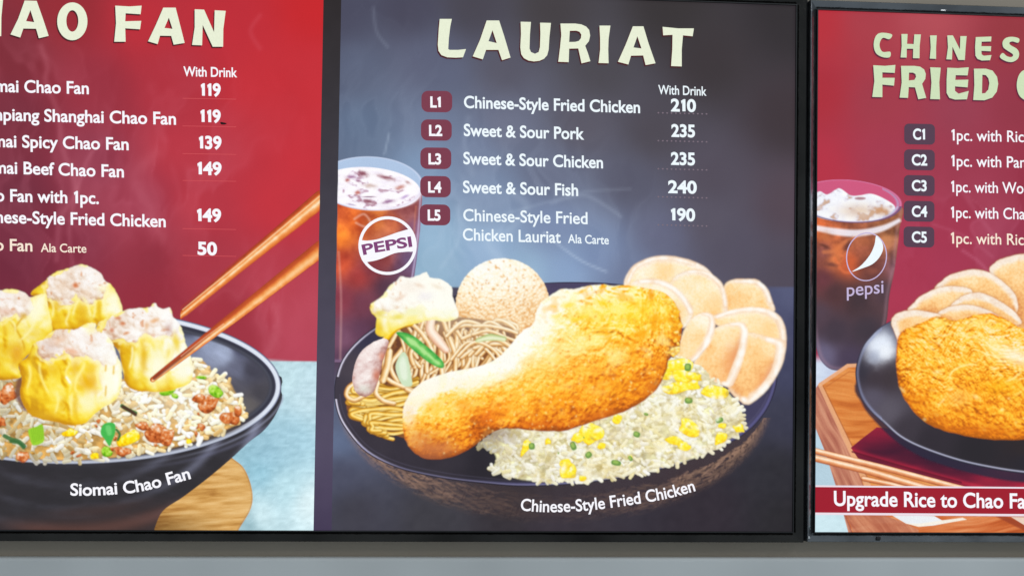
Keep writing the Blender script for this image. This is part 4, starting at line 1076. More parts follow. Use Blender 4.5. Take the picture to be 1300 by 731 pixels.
    for pts, wd in (([(478, 482), (486, 478), (500, 486), (520, 494), (536, 502)], 6), ([(480, 484), (477, 498), (486, 508), (500, 512)], 6), ([(452, 484), (442, 492), (440, 502), (450, 508), (462, 502)], 5.5), ([(516, 494), (530, 500), (540, 498)], 6),
                    ([(490, 430), (500, 418), (512, 412), (524, 411)], 8), ([(524, 412), (536, 424), (546, 440), (552, 460)], 6), ([(494, 446), (492, 462), (486, 482)], 9)):
        a.tube(pts, wd, NG if wd == 8 else NO, -0.35, ed, 6, 0.25, 9)
    a.tube([(492, 428), (500, 419), (512, 412), (522, 410)], 7, [(0, (200, 140, 6)), (0.5, (240, 190, 20)), (1, (255, 226, 90))], -0.3)
    a.tube([(548, 404), (546, 418), (554, 430), (566, 444)], [10, 12, 13, 9], [(0, (196, 130, 90)), (0.3, (232, 182, 150)), (0.7, (250, 226, 206)), (1, (255, 244, 230))], -0.2, ed)
    a.tint(sstep(0, 1, (452 - Y) / 50.0) * sstep(500, 560, X) * 0.35, (255, 248, 226))
    # greens and pale leaf
    a.tube([(640, 430), (622, 428), (606, 432)], [6, 9, 5], [(0, (150, 170, 100)), (0.5, (206, 216, 160)), (1, (240, 244, 214))], -0.2)
    a.blob([(502, 464), (508, 450), (514, 447), (519, 458), (522, 476), (523, 489), (512, 489), (505, 478)], (204, 224, 190))
    a.blob([(507, 462), (512, 452), (516, 462), (517, 480), (510, 480)], (232, 242, 222), 0.8, 4)
    w, sdl = crust_leaf(a, smooth([(503, 422), (514, 422), (526, 427), (540, 438), (552, 448), (563, 460), (561, 467), (548, 462), (534, 452), (520, 440), (510, 430)], 5))
    a.soften(); a.pop(0.9, 1.1); a.build('noodles_picture', P, 7, IN2)
    # pink sausage slice
    a = Art(442, 428, 496, 508)
    o = rough([(448, 486), (449, 468), (456, 450), (468, 438), (484, 430), (493, 432), (491, 444), (486, 458), (482, 476), (476, 494), (466, 503), (454, 500)], 0.4, 5, 8)
    sd = a.sd(o); X, Y = a.X, a.Y
    h = 14 * np.sqrt(np.clip(1 - (1 - np.clip(sd / 14, 0, 1)) ** 2, 0, 1)) + fbm(X, Y, 6, 3, 104) * 4
    t = 0.25 + 0.6 * a.shade(blur(h, 1.0), (-0.2, -0.5, 0.8)) + (fbm(X, Y, 7, 3, 105) - 0.5) * 0.5
    c = ramp(t, [(0, (150, 96, 84)), (0.3, (196, 150, 142)), (0.6, (228, 202, 198)), (0.85, (246, 232, 228)), (1, (255, 248, 244))])
    a.over(a.mask(sd), c)
    a.tint(np.exp(-(((X - 478) / 5) ** 2 + ((Y - 476) / 7) ** 2)) * 0.7, (206, 110, 80)); a.tint(np.exp(-(((X - 485) / 4) ** 2 + ((Y - 452) / 5) ** 2)) * 0.7, (222, 130, 96))
    a.tint(np.exp(-(((X - 463) / 12) ** 2 + ((Y - 494) / 6) ** 2)) * 0.5, (214, 222, 206))
    a.build('sausage_slice_picture', P, 7.3, IN2)
    # dumpling
    a = Art(464, 340, 586, 434)
    siomai(a, [(471, 386), (484, 377), (495, 363), (503, 357), (510, 350.5), (518, 353), (530, 350), (541, 345.5), (546, 352), (560, 355), (573, 364), (574, 376), (580, 391), (581, 403), (566, 408), (548, 406), (530, 410), (512, 414), (500, 420), (488, 427), (477, 423), (478, 404), (471, 396)],
           [(471, 386), (484, 376), (496, 362), (511, 351), (541, 345), (574, 365), (579, 388), (566, 394), (544, 390), (526, 392), (508, 398), (492, 398), (476, 396)], 37, (505, 40, 0.26), 0.34, 6)
    a.tint((0.30 + 0.30 * sstep(470, 560, a.X)) * (0.4 + 0.6 * sstep(418, 390, a.Y)), (255, 254, 238))
    a.soft([(520, 366, 16, 8, 0, (250, 240, 228), .7), (508, 378, 7, 3, -0.5, (232, 196, 170), .6), (532, 362, 7, 2.4, 0.3, (232, 200, 176), .5), (555, 364, 8, 3, 0.4, (236, 216, 190), .5), (482, 398, 7, 5, 0, (232, 212, 70), .7), (505, 402, 8, 4, -0.2, (236, 216, 70), .7), (524, 396, 12, 6, 0, (240, 238, 170), .6), (482, 416, 6, 7, 0, (234, 196, 40), .7), (496, 412, 8, 4, 0, (250, 236, 130), .6), (560, 388, 14, 12, 0, (255, 255, 244), .8), (540, 376, 10, 6, 0, (238, 232, 236), .6), (494, 384, 8, 5, -0.4, (255, 254, 248), .7), (568, 398, 10, 6, 0, (250, 250, 220), .6)])
    a.soften(); a.build('dumpling_picture', P, 7.5, IN2)
    # rice
    a = Art(598, 444, 954, 618)
    poly = [(604, 566), (612, 556), (640, 540), (700, 530), (780, 505), (830, 470), (850, 452), (876, 458), (900, 476), (924, 494), (942, 518), (947, 542), (938, 552), (923, 562), (890, 581), (841, 595), (806, 604), (760, 611), (743, 612.5), (700, 613), (661, 611), (638, 603), (618, 598), (627, 584), (622, 574)]
    def tone(x, y):
        k = 1.0 - 0.48 * max(0, 1 - ((x - 600) / 46.0)) * (y < 590)
        return k * (0.97 if x > 700 else 0.93)
    cols = [(250, 250, 236), (244, 244, 220), (238, 230, 186), (254, 254, 248), (228, 216, 156), (248, 246, 224), (244, 238, 204)]
    sd = rice(a, poly, 1350, cols, 31, (4.5, 9.5), (3.2, 4.8), (220, 204, 152), tone, 0.22, 0.16)
    X, Y = a.X, a.Y
    gl = sstep(0.52, 0.70, fbm(X, Y, 16, 3, 140))
    a.tint(gl * 0.55 * sstep(640, 680, X), (253, 254, 246))
    a.tint(sstep(0.55, 0.75, fbm(X, Y, 20, 2, 143)) * 0.28 * sstep(630, 680, X), (252, 236, 164))
    a.tint(sstep(0.62, 0.72, fbm(X, Y, 8, 2, 147)) * 0.35, (150, 128, 66))
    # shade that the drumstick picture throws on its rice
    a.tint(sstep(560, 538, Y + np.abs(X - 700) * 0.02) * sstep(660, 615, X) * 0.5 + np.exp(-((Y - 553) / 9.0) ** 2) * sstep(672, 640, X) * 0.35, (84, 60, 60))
    for i, (x, y, rx, ry, rot) in enumerate([(748, 549, 17, 13, 0.3), (733, 556, 8, 6, 0), (722, 598, 12, 9, 0.2), (718, 588, 8, 6, -0.4), (667, 567, 4.5, 12, 0.5), (739, 607, 5, 4, 0), (874, 543, 13, 10, 0.7), (857, 559, 12, 6, 0.3), (868, 566, 9, 5, 0), (868, 489, 21, 9, -0.15), (852, 493, 10, 6, 0), (907, 498, 15, 9, 0.15), (857, 467, 19, 12, -0.3), (866, 478, 12, 8, 0.3), (845, 476, 9, 5, 0), (880, 478, 12, 5, 0.1), (915, 556, 10, 7, -0.6), (938, 543, 7, 6, 0), (784, 531, 6, 6, 0), (800, 580, 3, 3, 0), (917, 540, 5, 4, 0), (695, 560, 4, 4, 0), (764, 566, 5, 4, 0)]):
        chunk(a, x, y, rx, ry, EGG, 400 + i, rot, 0.26)
    for (x, y, an, ln, wd) in ((675, 566, 1.5, 6, 7), (727.5, 565.5, 1.2, 8, 6.5), (747, 577, -0.7, 6, 7), (808, 551, -1.2, 5, 8), (873, 466, 0.05, 6, 9), (874, 508, 0.0, 7, 7), (913, 533, -0.3, 7, 6), (782, 587, 0.2, 9, 6), (800, 581.5, -0.6, 3.5, 6.5), (820, 525.5, 0.3, 4, 3), (709, 575, 0, 1, 2), (741, 555, 0, 1, 1.5)):
        q = []
        c_, s_ = math.cos(an), math.sin(an)
        for uu, vv in ((-1, -1), (1, -1), (1, 1), (-1, 1)):
            u = uu * ln / 2 * 1.15; v = vv * wd / 2 * 0.9; q.append((x + u * c_ - v * s_, y + u * s_ + v * c_))
        a.blob(q, (58, 104, 28), 1, 1, 3)
        a.blob([(x + (px - x) * 0.55 - 0.5, y + (py - y) * 0.55 - 0.8) for px, py in q], (122, 166, 56), 0.85, 2, 3)
    rk = np.random.RandomState(55); it = []
    for k in range(230):
        x = rk.uniform(622, 940); y = rk.uniform(470, 606)
        i = min(int((y - a.y0) / a.res), a.A.shape[0] - 1); j = min(int((x - a.x0) / a.res), a.A.shape[1] - 1)
        if sd[i, j] < 3: continue
        if k % 3: it.append((x, y, rk.uniform(1.5, 5), rk.uniform(0.9, 1.9), rk.uniform(0, 3), ((146, 122, 52), (170, 148, 84), (120, 110, 60))[k % 2], .6))
        else: it.append((x, y, rk.uniform(3, 7), rk.uniform(2, 4), rk.uniform(0, 3), (255, 255, 250), .75))
    a.soft(it)
    a.tint((a.A > 0) * 0.14, (255, 244, 200))
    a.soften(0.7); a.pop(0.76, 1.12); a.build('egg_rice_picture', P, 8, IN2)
    # drumstick
    a = Art(506, 352, 872, 590)
    X, Y = a.X, a.Y
    out = rough([(512, 520), (520, 500), (533, 487), (546, 480), (571, 472), (607, 465), (630, 455), (645, 441), (655, 429), (666, 418), (677, 411), (681, 395), (688, 383), (699, 375), (713, 367), (728, 367), (742, 364), (763, 361), (780, 363), (795, 362), (820, 366), (842, 371), (856, 384), (865, 408), (864, 430), (861, 444), (850, 454), (845, 472), (834, 493), (813, 511), (785, 525), (749, 536), (720, 546), (692, 547), (657, 544), (636, 544), (619, 552), (598, 568), (572, 580), (543, 582), (524, 572), (513, 552)], 0.55, 5, 77)
    # axis of the leg for the shading
    ax = smooth([(540, 532), (585, 520), (640, 498), (700, 470), (760, 440), (830, 410)], 10, False)
    wid = np.interp(np.linspace(0, 1, len(ax)), [0, 0.2, 0.4, 0.6, 0.8, 1], [50, 50, 54, 70, 78, 72])
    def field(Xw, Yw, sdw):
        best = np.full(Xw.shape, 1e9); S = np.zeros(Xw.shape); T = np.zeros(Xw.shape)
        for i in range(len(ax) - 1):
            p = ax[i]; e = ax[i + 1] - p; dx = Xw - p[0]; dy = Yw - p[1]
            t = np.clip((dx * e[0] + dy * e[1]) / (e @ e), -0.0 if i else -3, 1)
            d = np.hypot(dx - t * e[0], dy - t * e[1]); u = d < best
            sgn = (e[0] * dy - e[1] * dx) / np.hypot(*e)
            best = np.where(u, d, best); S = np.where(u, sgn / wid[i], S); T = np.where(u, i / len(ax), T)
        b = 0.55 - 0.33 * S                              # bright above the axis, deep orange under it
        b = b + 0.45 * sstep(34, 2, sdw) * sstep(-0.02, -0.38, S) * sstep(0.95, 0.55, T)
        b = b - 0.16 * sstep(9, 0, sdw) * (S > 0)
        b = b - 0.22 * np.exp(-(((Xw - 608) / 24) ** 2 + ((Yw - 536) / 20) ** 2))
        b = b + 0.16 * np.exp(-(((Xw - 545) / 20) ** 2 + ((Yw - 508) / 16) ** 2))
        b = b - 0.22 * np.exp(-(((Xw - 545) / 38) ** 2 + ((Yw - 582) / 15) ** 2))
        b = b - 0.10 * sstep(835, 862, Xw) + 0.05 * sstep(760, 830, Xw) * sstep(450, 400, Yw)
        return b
    def fl(X, Y): return np.clip(sstep(660, 760, X) * sstep(470, 400, Y) + sstep(815, 845, X) * sstep(480, 440, Y), 0, 1) * 0.75 + 0.16, 0.45 + 0.9 * sstep(810, 850, X)
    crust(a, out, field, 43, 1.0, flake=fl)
    r = np.random.RandomState(9)
    for k in range(26):   # knobbly crumbs along the thick end
        y = r.uniform(376, 452); x = np.interp(y, [372, 386, 408, 444, 455], [842, 856, 864, 861, 850]) - r.uniform(0, 9)
        chunk(a, x, y, r.uniform(2, 4.2), r.uniform(2, 3.6), [(0, (226, 136, 24)), (0.4, (246, 186, 50)), (0.7, (254, 222, 110)), (1, (255, 246, 200))], 500 + k, 0, 0.3)
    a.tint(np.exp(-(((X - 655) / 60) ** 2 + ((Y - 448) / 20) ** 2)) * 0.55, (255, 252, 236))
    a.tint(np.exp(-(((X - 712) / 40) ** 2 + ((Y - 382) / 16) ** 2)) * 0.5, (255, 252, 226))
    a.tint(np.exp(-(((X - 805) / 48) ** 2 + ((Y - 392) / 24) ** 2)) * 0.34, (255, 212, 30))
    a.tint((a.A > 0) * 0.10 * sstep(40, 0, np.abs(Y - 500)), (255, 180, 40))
    a.soft([(553, 517, 15, 11, 0.2, (252, 196, 76), .65), (536, 500, 16, 9, -0.6, (255, 250, 236), .8), (520, 528, 9, 16, 0, (246, 222, 188), .75), (552, 569, 32, 10, 0, (196, 122, 76), .75), (545, 580, 24, 5, 0, (150, 86, 60), .7), (530, 555, 14, 10, 0, (226, 158, 100), .55),
            (600, 486, 30, 10, -0.2, (255, 246, 220), .8), (642, 465, 26, 14, -0.5, (255, 253, 244), .85), (690, 410, 20, 22, 0.5, (255, 253, 238), .8), (717, 376, 22, 10, 0.1, (255, 252, 226), .7), (617, 530, 13, 11, -0.5, (228, 116, 34), .7), (589, 515, 12, 9, 0, (242, 156, 52), .6), (606, 512, 10, 5, 0, (253, 208, 100), .6),
            (742, 434, 26, 11, -0.35, (255, 240, 158), .7), (785, 452, 16, 10, -0.3, (255, 224, 120), .6), (700, 460, 20, 9, -0.5, (254, 214, 110), .6), (750, 398, 26, 8, -0.1, (255, 244, 150), .6), (790, 380, 22, 6, 0.1, (255, 248, 190), .6), (722, 388, 9, 4, -0.1, (250, 210, 50), .7), (735, 404, 12, 3, -0.2, (250, 208, 50), .6), (764, 384, 12, 3, 0.1, (248, 204, 40), .6), (706, 402, 7, 3, 0, (250, 220, 90), .6),
            (826, 375, 4, 8, 0, (222, 130, 20), .8), (831, 408, 4, 16, 0.15, (232, 140, 16), .75), (812, 424, 8, 6, 0, (240, 150, 24), .6), (846, 400, 5, 14, 0, (252, 214, 90), .6), (820, 396, 6, 10, 0, (255, 226, 90), .6), (845, 432, 7, 9, 0, (244, 176, 50), .5), (838, 460, 8, 14, 0, (238, 150, 40), .5),
            (686, 538, 30, 5, 0, (206, 98, 26), .7), (760, 527, 26, 6, -0.25, (206, 104, 30), .65), (826, 492, 8, 14, 0.6, (206, 112, 36), .6), (700, 510, 30, 9, -0.2, (244, 156, 36), .5), (770, 492, 26, 12, -0.3, (248, 166, 44), .5), (640, 520, 14, 10, 0, (240, 146, 40), .5), (655, 500, 12, 7, 0, (252, 196, 84), .5), (745, 470, 20, 8, -0.3, (253, 196, 80), .5), (720, 490, 9, 5, 0, (255, 216, 120), .5), (664, 524, 10, 4, 0, (250, 180, 80), .5)])
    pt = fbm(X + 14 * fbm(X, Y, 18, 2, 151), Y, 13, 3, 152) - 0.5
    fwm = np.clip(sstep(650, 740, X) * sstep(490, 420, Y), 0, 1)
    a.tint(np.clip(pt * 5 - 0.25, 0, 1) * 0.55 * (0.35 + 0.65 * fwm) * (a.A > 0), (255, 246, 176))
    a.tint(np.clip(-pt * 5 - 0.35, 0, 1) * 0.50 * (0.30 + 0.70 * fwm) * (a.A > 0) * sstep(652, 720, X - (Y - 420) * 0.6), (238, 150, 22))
    rk = np.random.RandomState(91)
    for k in range(900):     # crumbs and pores of the crust
        x = rk.uniform(512, 866); y = rk.uniform(365, 582)
        i = int((y - a.y0) / a.res); j = int((x - a.x0) / a.res)
        if a.A[i, j] < 0.5: continue
        lit = a.C[i, j].mean()
        if rk.rand() < 0.5: a.soft([(x, y, rk.uniform(0.8, 2.0), rk.uniform(0.7, 1.5), rk.uniform(0, 3), (255, 240, 176), .6)])
        elif lit < 0.85: a.soft([(x, y, rk.uniform(0.8, 2.2), rk.uniform(0.7, 1.4), rk.uniform(0, 3), (206, 104, 18), .5)])
    a.soften()
    a.soft([(790, 400, 60, 30, -0.1, (255, 222, 50), .30), (540, 560, 26, 16, 0, (188, 104, 50), .35)])
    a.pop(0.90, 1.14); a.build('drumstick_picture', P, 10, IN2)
    # heading
    s1 = lambda q: loc(q, 520, 10, 6.5)
    s2 = lambda q: loc(q, 710, 10, 6.5)
    Lt = [s1([(248, 97), (348, 97), (335, 160), (323, 260), (318, 345), (330, 352), (400, 352), (465, 345), (440, 413), (380, 416), (310, 413), (262, 395), (238, 360), (232, 310), (240, 180)])]
    At = [s1([(635, 110), (738, 110), (780, 240), (832, 415), (762, 437), (732, 352), (630, 352), (603, 430), (520, 405), (580, 270)]), s1([(683, 190), (650, 280), (718, 296)])]
    Ut = [s1([(915, 120), (1000, 122), (992, 220), (988, 340), (1000, 370), (1033, 384), (1063, 370), (1074, 330), (1078, 220), (1075, 128), (1165, 130), (1152, 250), (1146, 350), (1134, 395), (1108, 425), (1070, 442), (1025, 447), (980, 440), (942, 420), (920, 388), (912, 330), (918, 220)])]
    Rt = [s2([(8, 135), (130, 135), (180, 142), (220, 160), (245, 188), (253, 235), (243, 280), (212, 318), (235, 380), (255, 445), (182, 463), (155, 340), (80, 342), (76, 453), (-10, 450), (5, 330), (15, 230)]), s2([(85, 195), (140, 194), (165, 203), (180, 225), (177, 255), (160, 278), (130, 286), (80, 287)])]
    It = [s2([(330, 152), (420, 152), (405, 260), (402, 350), (405, 462), (322, 460), (335, 350), (335, 260)])]
    A2 = [s2([(605, 158), (692, 158), (735, 300), (792, 462), (710, 477), (690, 398), (590, 400), (568, 472), (482, 450), (545, 310)]), s2([(642, 240), (610, 332), (676, 340)])]
    Tt = [s2([(850, 162), (980, 175), (1108, 175), (1098, 240), (1018, 232), (1008, 350), (1008, 488), (920, 485), (930, 350), (932, 228), (855, 232)])]
    for g in (Lt, At, Ut, Rt, It, A2, Tt): headletter(g, P, INK_CREAM, INK_SHADE, 12)
    # badges
    for i, (x0, y0, x1, y1) in enumerate(((535, 116, 574, 143), (534.4, 152.2, 573.4, 179), (533.6, 187.8, 572.8, 215), (533.4, 223.8, 572.2, 250.7), (532.8, 259.8, 571.6, 286.2))):
        filled('number_badge', [rrect(x0, y0, x1, y1, 8.5, 0.012)], P, INK_PLUM, 11)
        cx = (x0 + x1) / 2 - 1.2
        lettering('L%d' % (i + 1), [(cx - (7.2 if i == 0 else 8.2), y1 - 6.4), (cx + (7.2 if i == 0 else 8.2), y1 - 6.2)], 12.8, P, INK_WHITE, 12, 0.034)
    for s, x0, y0, x1, y1 in (('Chinese-Style Fried Chicken', 589, 137.3, 812.5, 143.9), ('Sweet & Sour Pork', 589, 172.8, 739.5, 177.4), ('Sweet & Sour Chicken', 588.5, 208.4, 765.5, 213.8), ('Sweet & Sour Fish', 588, 244.8, 734, 248.8)):
        lettering(s, [(x0, y0), (x1, y1)], 14.6, P, INK_COOL, 11, 0.021)
    lettering('Chinese-Style Fried', [(588, 280.4), (746, 284.6)], 14.6, P, INK_COOL, 11, 0.014)
    lettering('Chicken Lauriat', [(587.5, 305), (711, 308.4)], 14.6, P, INK_COOL, 11, 0.014)
    lettering('Ala Carte', [(721.5, 308.4), (772.5, 310.2)], 10.6, P, INK_COOL, 11, 0.014)
    lettering('With Drink', [(836, 120), (895.5, 122)], 11.2, P, INK_COOL, 11, 0.014)
    for s, x0, x1, y in (('210', 852, 882.5, 141.4), ('235', 852.5, 882, 173.6), ('235', 852, 882, 209), ('240', 848.5, 883.5, 244.8), ('190', 850.5, 881.5, 279.8)):
        lettering(s, [(x0, y), (x1, y + 0.9)], 14.8, P, INK_COOL, 11, 0.032)
    for y in (143.7, 179, 214.6, 250, 285.6):
        for j in range(12):
            x = 835.5 + j * 5.55
            filled('printed_dot', [ellipse(x, y + (x - 835) * 0.025, 1.2, 1.0, 8)], P, INK_DOT, 11)
    lettering('Chinese-Style Fried Chicken', [(660.5, 647), (690, 649), (724, 648.6), (752, 646.4), (780, 643.0), (816, 637.6), (850, 631.2), (883, 622.2)], 14.6, P, INK_WHITE, 11, 0.016)

def crust_leaf(a, P):
    w = a.win(P[:, 0].min() - 3, P[:, 1].min() - 3, P[:, 0].max() + 3, P[:, 1].max() + 3)
    X, Y = a.X[w], a.Y[w]; sd = a.sd(P, w)
    t = 0.35 + sd / 9 + (fbm(X, Y, 8, 3, 111) - 0.5) * 0.8
    a.over(a.mask(sd), ramp(t, [(0, (34, 104, 40)), (0.4, (60, 156, 66)), (0.8, (112, 192, 92)), (1, (170, 222, 140))]), w)
    return w, sd

# ------------------------------------------------------------------ RIGHT SHEET
def right_sheet():
    P = sheetR
    a = Art(1030, 224, 1150, 476)
    X, Y = a.X, a.Y
    side = smooth([(1010, 258), (1050, 258), (1100, 258), (1144, 262), (1142, 290), (1136, 340), (1129, 375), (1125, 410), (1112, 450), (1090, 466), (1060, 470), (1044, 460), (1036, 440), (1030, 400), (1015, 300)], 5)
    sd = a.sd(side)
    c = idw(X, Y, [(1040, 292, (190, 90, 50)), (1060, 300, (170, 88, 54)), (1090, 298, (150, 84, 60)), (1125, 295, (168, 104, 66)), (1045, 320, (120, 66, 62)), (1062, 330, (190, 106, 62)), (1075, 335, (190, 84, 50)), (1100, 320, (150, 80, 60)), (1130, 315, (160, 98, 74)), (1110, 340, (120, 66, 60)), (1136, 340, (140, 90, 100)),
                   (1045, 355, (110, 58, 66)), (1060, 370, (78, 50, 54)), (1090, 380, (66, 50, 56)), (1120, 370, (80, 60, 68)), (1060, 420, (66, 54, 66)), (1100, 420, (62, 52, 62)), (1040, 400, (82, 64, 76)), (1045, 450, (104, 96, 124)), (1080, 458, (72, 60, 82))], 3.2, 7)
    ice = fbm(X, Y, 14, 4, 121)
    c = np.clip(c * (1 + (ice - 0.5)[..., None] * np.array([0.9, 1.0, 0.9]) * (sstep(370, 300, Y) + 0.1)[..., None]), 0, 1)
    a.over(a.mask(sd, 1.6), c)
    a.over(a.mask(sd) * np.exp(-((sd - 3) / 2.4) ** 2) * 0.28, (190, 150, 166))
    a.stroke([(1046, 320), (1060, 318), (1072, 308), (1088, 300)], 5, (222, 130, 80), 0.6, 4)
    a.stroke([(1060, 328), (1070, 344), (1080, 346)], 4, (236, 120, 70), 0.6, 4)
    a.stroke([(1034, 289), (1060, 294), (1090, 296), (1120, 290), (1141, 280)], [7, 9, 9, 8, 5], (244, 240, 250), 0.9, 4)
    e = np.hypot((X - 1077) / 67.5, (Y - 255.5 - (X - 1077) * 0.06) / 27.0)
    a.over(a.mask((1 - e) * 27), (206, 88, 126))
    f1, f2 = worley(X, Y * 1.3, 17, 123); n = fbm(X, Y * 1.3, 12, 3, 124)
    ic = a.sd(smooth([(1028, 252), (1040, 243), (1050, 247), (1062, 240), (1068, 240), (1080, 248), (1092, 248), (1106, 246), (1122, 252), (1136, 262), (1132, 272), (1112, 280), (1085, 282), (1050, 279), (1028, 270)], 5))
    t = 0.92 - sstep(0.5, 0.72, n) * 0.5 + (f2 - f1) * 0.12
    ci = ramp(t, [(0, (176, 110, 70)), (0.4, (206, 168, 142)), (0.65, (222, 216, 226)), (0.9, (240, 242, 252)), (1, (252, 254, 255))])
    a.over(a.mask(ic, 2), ci)
    a.tint(np.exp(-(((X - 1090) / 24) ** 2 + ((Y - 268) / 9) ** 2)) * 0.5, (212, 168, 126)); a.tint(np.exp(-(((X - 1120) / 9) ** 2 + ((Y - 268) / 5) ** 2)) * 0.6, (200, 130, 70))
    a.blob(ellipse(1092, 252, 7, 1.8, 12, 0), (150, 90, 100), 0.7, 2.5, 0)
    for (x, y, rx, ry, ro, cc, al) in ((1047, 300, 9, 6, 0.2, (206, 120, 70), .6), (1064, 316, 8, 7, 0.5, (226, 122, 66), .6), (1098, 306, 10, 7, 0, (186, 104, 66), .6), (1126, 306, 8, 9, 0, (206, 140, 92), .6), (1080, 334, 7, 8, 0.6, (206, 96, 52), .6), (1108, 344, 8, 4, 0, (150, 84, 66), .6), (1046, 312, 6, 2, 0.4, (96, 50, 40), .7), (1076, 312, 3, 9, 0.5, (80, 44, 44), .7), (1112, 322, 4, 9, 0.2, (84, 48, 52), .6), (1132, 330, 3, 12, 0, (90, 56, 60), .6), (1056, 336, 8, 3, 0.2, (84, 46, 50), .6)): a.soft([(x, y, rx, ry, ro, cc, al)])
    ring = np.abs(e - 0.985)
    a.over(np.exp(-(ring / 0.018) ** 2) * (Y < 262) * 0.55, (224, 150, 196))
    a.over(np.exp(-(ring / 0.028) ** 2) * (Y >= 262) * 0.85, (96, 82, 122))
    a.over(np.exp(-((e - 0.93) / 0.02) ** 2) * (Y >= 262) * 0.7, (222, 214, 238))
    a.over(np.exp(-((e - 0.93) / 0.03) ** 2) * (X > 1120) * 0.6, (176, 178, 216))
    a.build('drink_picture', P, 1, IN3)
    filled('logo', [ellipse(1100, 326, 26.0, 31.0, 44, 0.12), ellipse(1100, 326, 24.6, 29.6, 44, 0.12)], P, INK_LILAC, 2)
    filled('logo', [smooth([(1081.6, 344.8), (1093, 337), (1104, 324), (1110, 311), (1112.5, 299), (1119, 306), (1121, 316), (1116, 327), (1107, 335.5), (1094, 340.8)], 4)], P, INK_COOL, 2)
    lettering('pepsi', [(1074.5, 376), (1122, 371.6)], 16, P, INK_LILAC, 2, 0.006, name='logo_lettering')
    # tray
    a = Art(1030, 456, 1305, 676)
    X, Y = a.X, a.Y
    def wood(ang, seed, stops):
        c_, s_ = math.cos(ang), math.sin(ang)
        u = X * c_ + Y * s_; v = -X * s_ + Y * c_
        return ramp(0.52 + (fbm(u * 0.07, v * 0.8 + fbm(X, Y, 50, 2, seed + 3) * 9, 3.5, 4, seed) - 0.5) * 0.85 + (fbm(X, Y, 60, 2, seed + 1) - 0.5) * 0.4, stops)
    PK = [(0, (140, 72, 60)), (0.4, (176, 104, 84)), (0.7, (206, 140, 112)), (1, (230, 180, 150))]
    OR = [(0, (176, 84, 30)), (0.35, (212, 120, 52)), (0.65, (230, 148, 76)), (1, (244, 184, 120))]
    s0 = a.sd([(1030, 500), (1040, 486), (1075, 463), (1200, 463), (1310, 520), (1310, 680), (1078, 680), (1062, 620), (1048, 575), (1030, 530)])
    a.over(a.mask(s0), wood(1.15, 131, PK))
    s1 = a.sd([(1042, 489), (1077, 466), (1200, 466), (1310, 600), (1310, 640), (1106, 640), (1090, 600), (1076, 566)])
    a.over(a.mask(s1), wood(0.12, 133, OR))
    a.stroke([(1041, 489), (1100, 612), (1108, 640)], [5, 7, 9], (232, 172, 128), 0.9, 1.5, 0)
    a.stroke([(1045, 490), (1104, 612)], [1.2, 1.6], (164, 86, 44), 0.6, 1.5, 0)
    a.stroke([(1041, 488), (1076, 464), (1100, 463)], 4.5, (238, 178, 132), 0.9, 1.5, 0)
    a.stroke([(1048, 491), (1077, 472), (1100, 471)], 1.2, (190, 104, 50), 0.7, 1.5, 0)
    a.over(a.mask(a.sd([(1030, 560), (1048, 575), (1062, 622), (1066, 632), (1030, 632)])), (182, 208, 222))
    # below the banner
    bb = a.mask(a.sd([(1030, 652), (1310, 656), (1310, 680), (1030, 680)]))
    a.over(bb * a.mask(a.sd([(1072, 650), (1140, 652), (1310, 652), (1310, 680), (1084, 680)])), wood(-0.12, 135, [(0, (168, 74, 30)), (0.4, (200, 98, 46)), (0.7, (222, 132, 78)), (1, (238, 176, 128))]))
    a.over(bb * a.mask(a.sd([(1073, 650), (1112, 650), (1146, 662), (1166, 672), (1166, 680), (1085, 680)])) * 0.75, wood(0.9, 136, PK))
    a.over(bb * a.mask(a.sd([(1126, 650), (1178, 650), (1196, 660), (1222, 657), (1227, 658.6), (1185, 666.5), (1166, 668), (1150, 664)])), (236, 240, 244))
    a.over(bb * a.mask(a.sd([(1150, 664), (1166, 668), (1227, 659.5), (1222, 656), (1196, 660), (1168, 664)]), 2) * 0.6, (255, 240, 214))
    a.over(bb * a.mask(a.sd([(1236, 650), (1262, 654), (1310, 678), (1310, 668), (1270, 652)]), 3) * 0.8, (150, 62, 36))
    a.over(bb * a.mask(a.sd([(1274, 650), (1292, 650), (1310, 660), (1310, 672)]), 1) * 0.85, (240, 226, 214))
    # napkin
    nap = [(1080, 568), (1092, 558), (1113, 542), (1140, 545), (1310, 600), (1310, 640), (1240, 626), (1150, 600), (1090, 582)]
    sdn = a.sd(nap)
    t = 0.5 + (fbm(X * 0.3 + Y, Y - X * 0.3, 30, 3, 137) - 0.5) * 0.6 - 0.5 * np.exp(-(((X - 1200) / 90) ** 2 + ((Y - 575) / 26) ** 2)) + 0.25 * np.exp(-((Y - 582 - (X - 1120) * 0.29) / 3.0) ** 2)
    a.over(a.mask(sdn), ramp(t, [(0, (60, 20, 44)), (0.3, (120, 24, 52)), (0.55, (166, 32, 58)), (0.8, (196, 48, 76)), (1, (222, 100, 120))]))
    a.stroke([(1082, 573), (1140, 590), (1220, 612)], 2.0, (96, 16, 38), 0.8, 2)
    # chopsticks
    SW = [(0, (170, 88, 52)), (0.3, (214, 128, 78)), (0.6, (236, 168, 118)), (0.85, (252, 214, 176)), (1, (255, 236, 214))]
    a.tube([(1028, 570.5), (1120, 593), (1210, 617), (1260, 630)], 7.5, SW, -0.4, ((120, 60, 40), 0.35), 0, 0.2, 3)
    a.tube([(1028, 579.5), (1100, 597), (1160, 615), (1200, 626)], 8.5, SW, -0.35, ((120, 60, 40), 0.35), 0, 0.2, 4)
    a.tube([(1096, 607), (1130, 614), (1160, 622)], 6, SW, -0.3, ((90, 50, 40), 0.4), 0, 0.2, 4)
    a.build('tray_and_napkin_picture', P, 3, IN3)
    # plate
    a = Art(1080, 370, 1492, 618)
    X, Y = a.X, a.Y
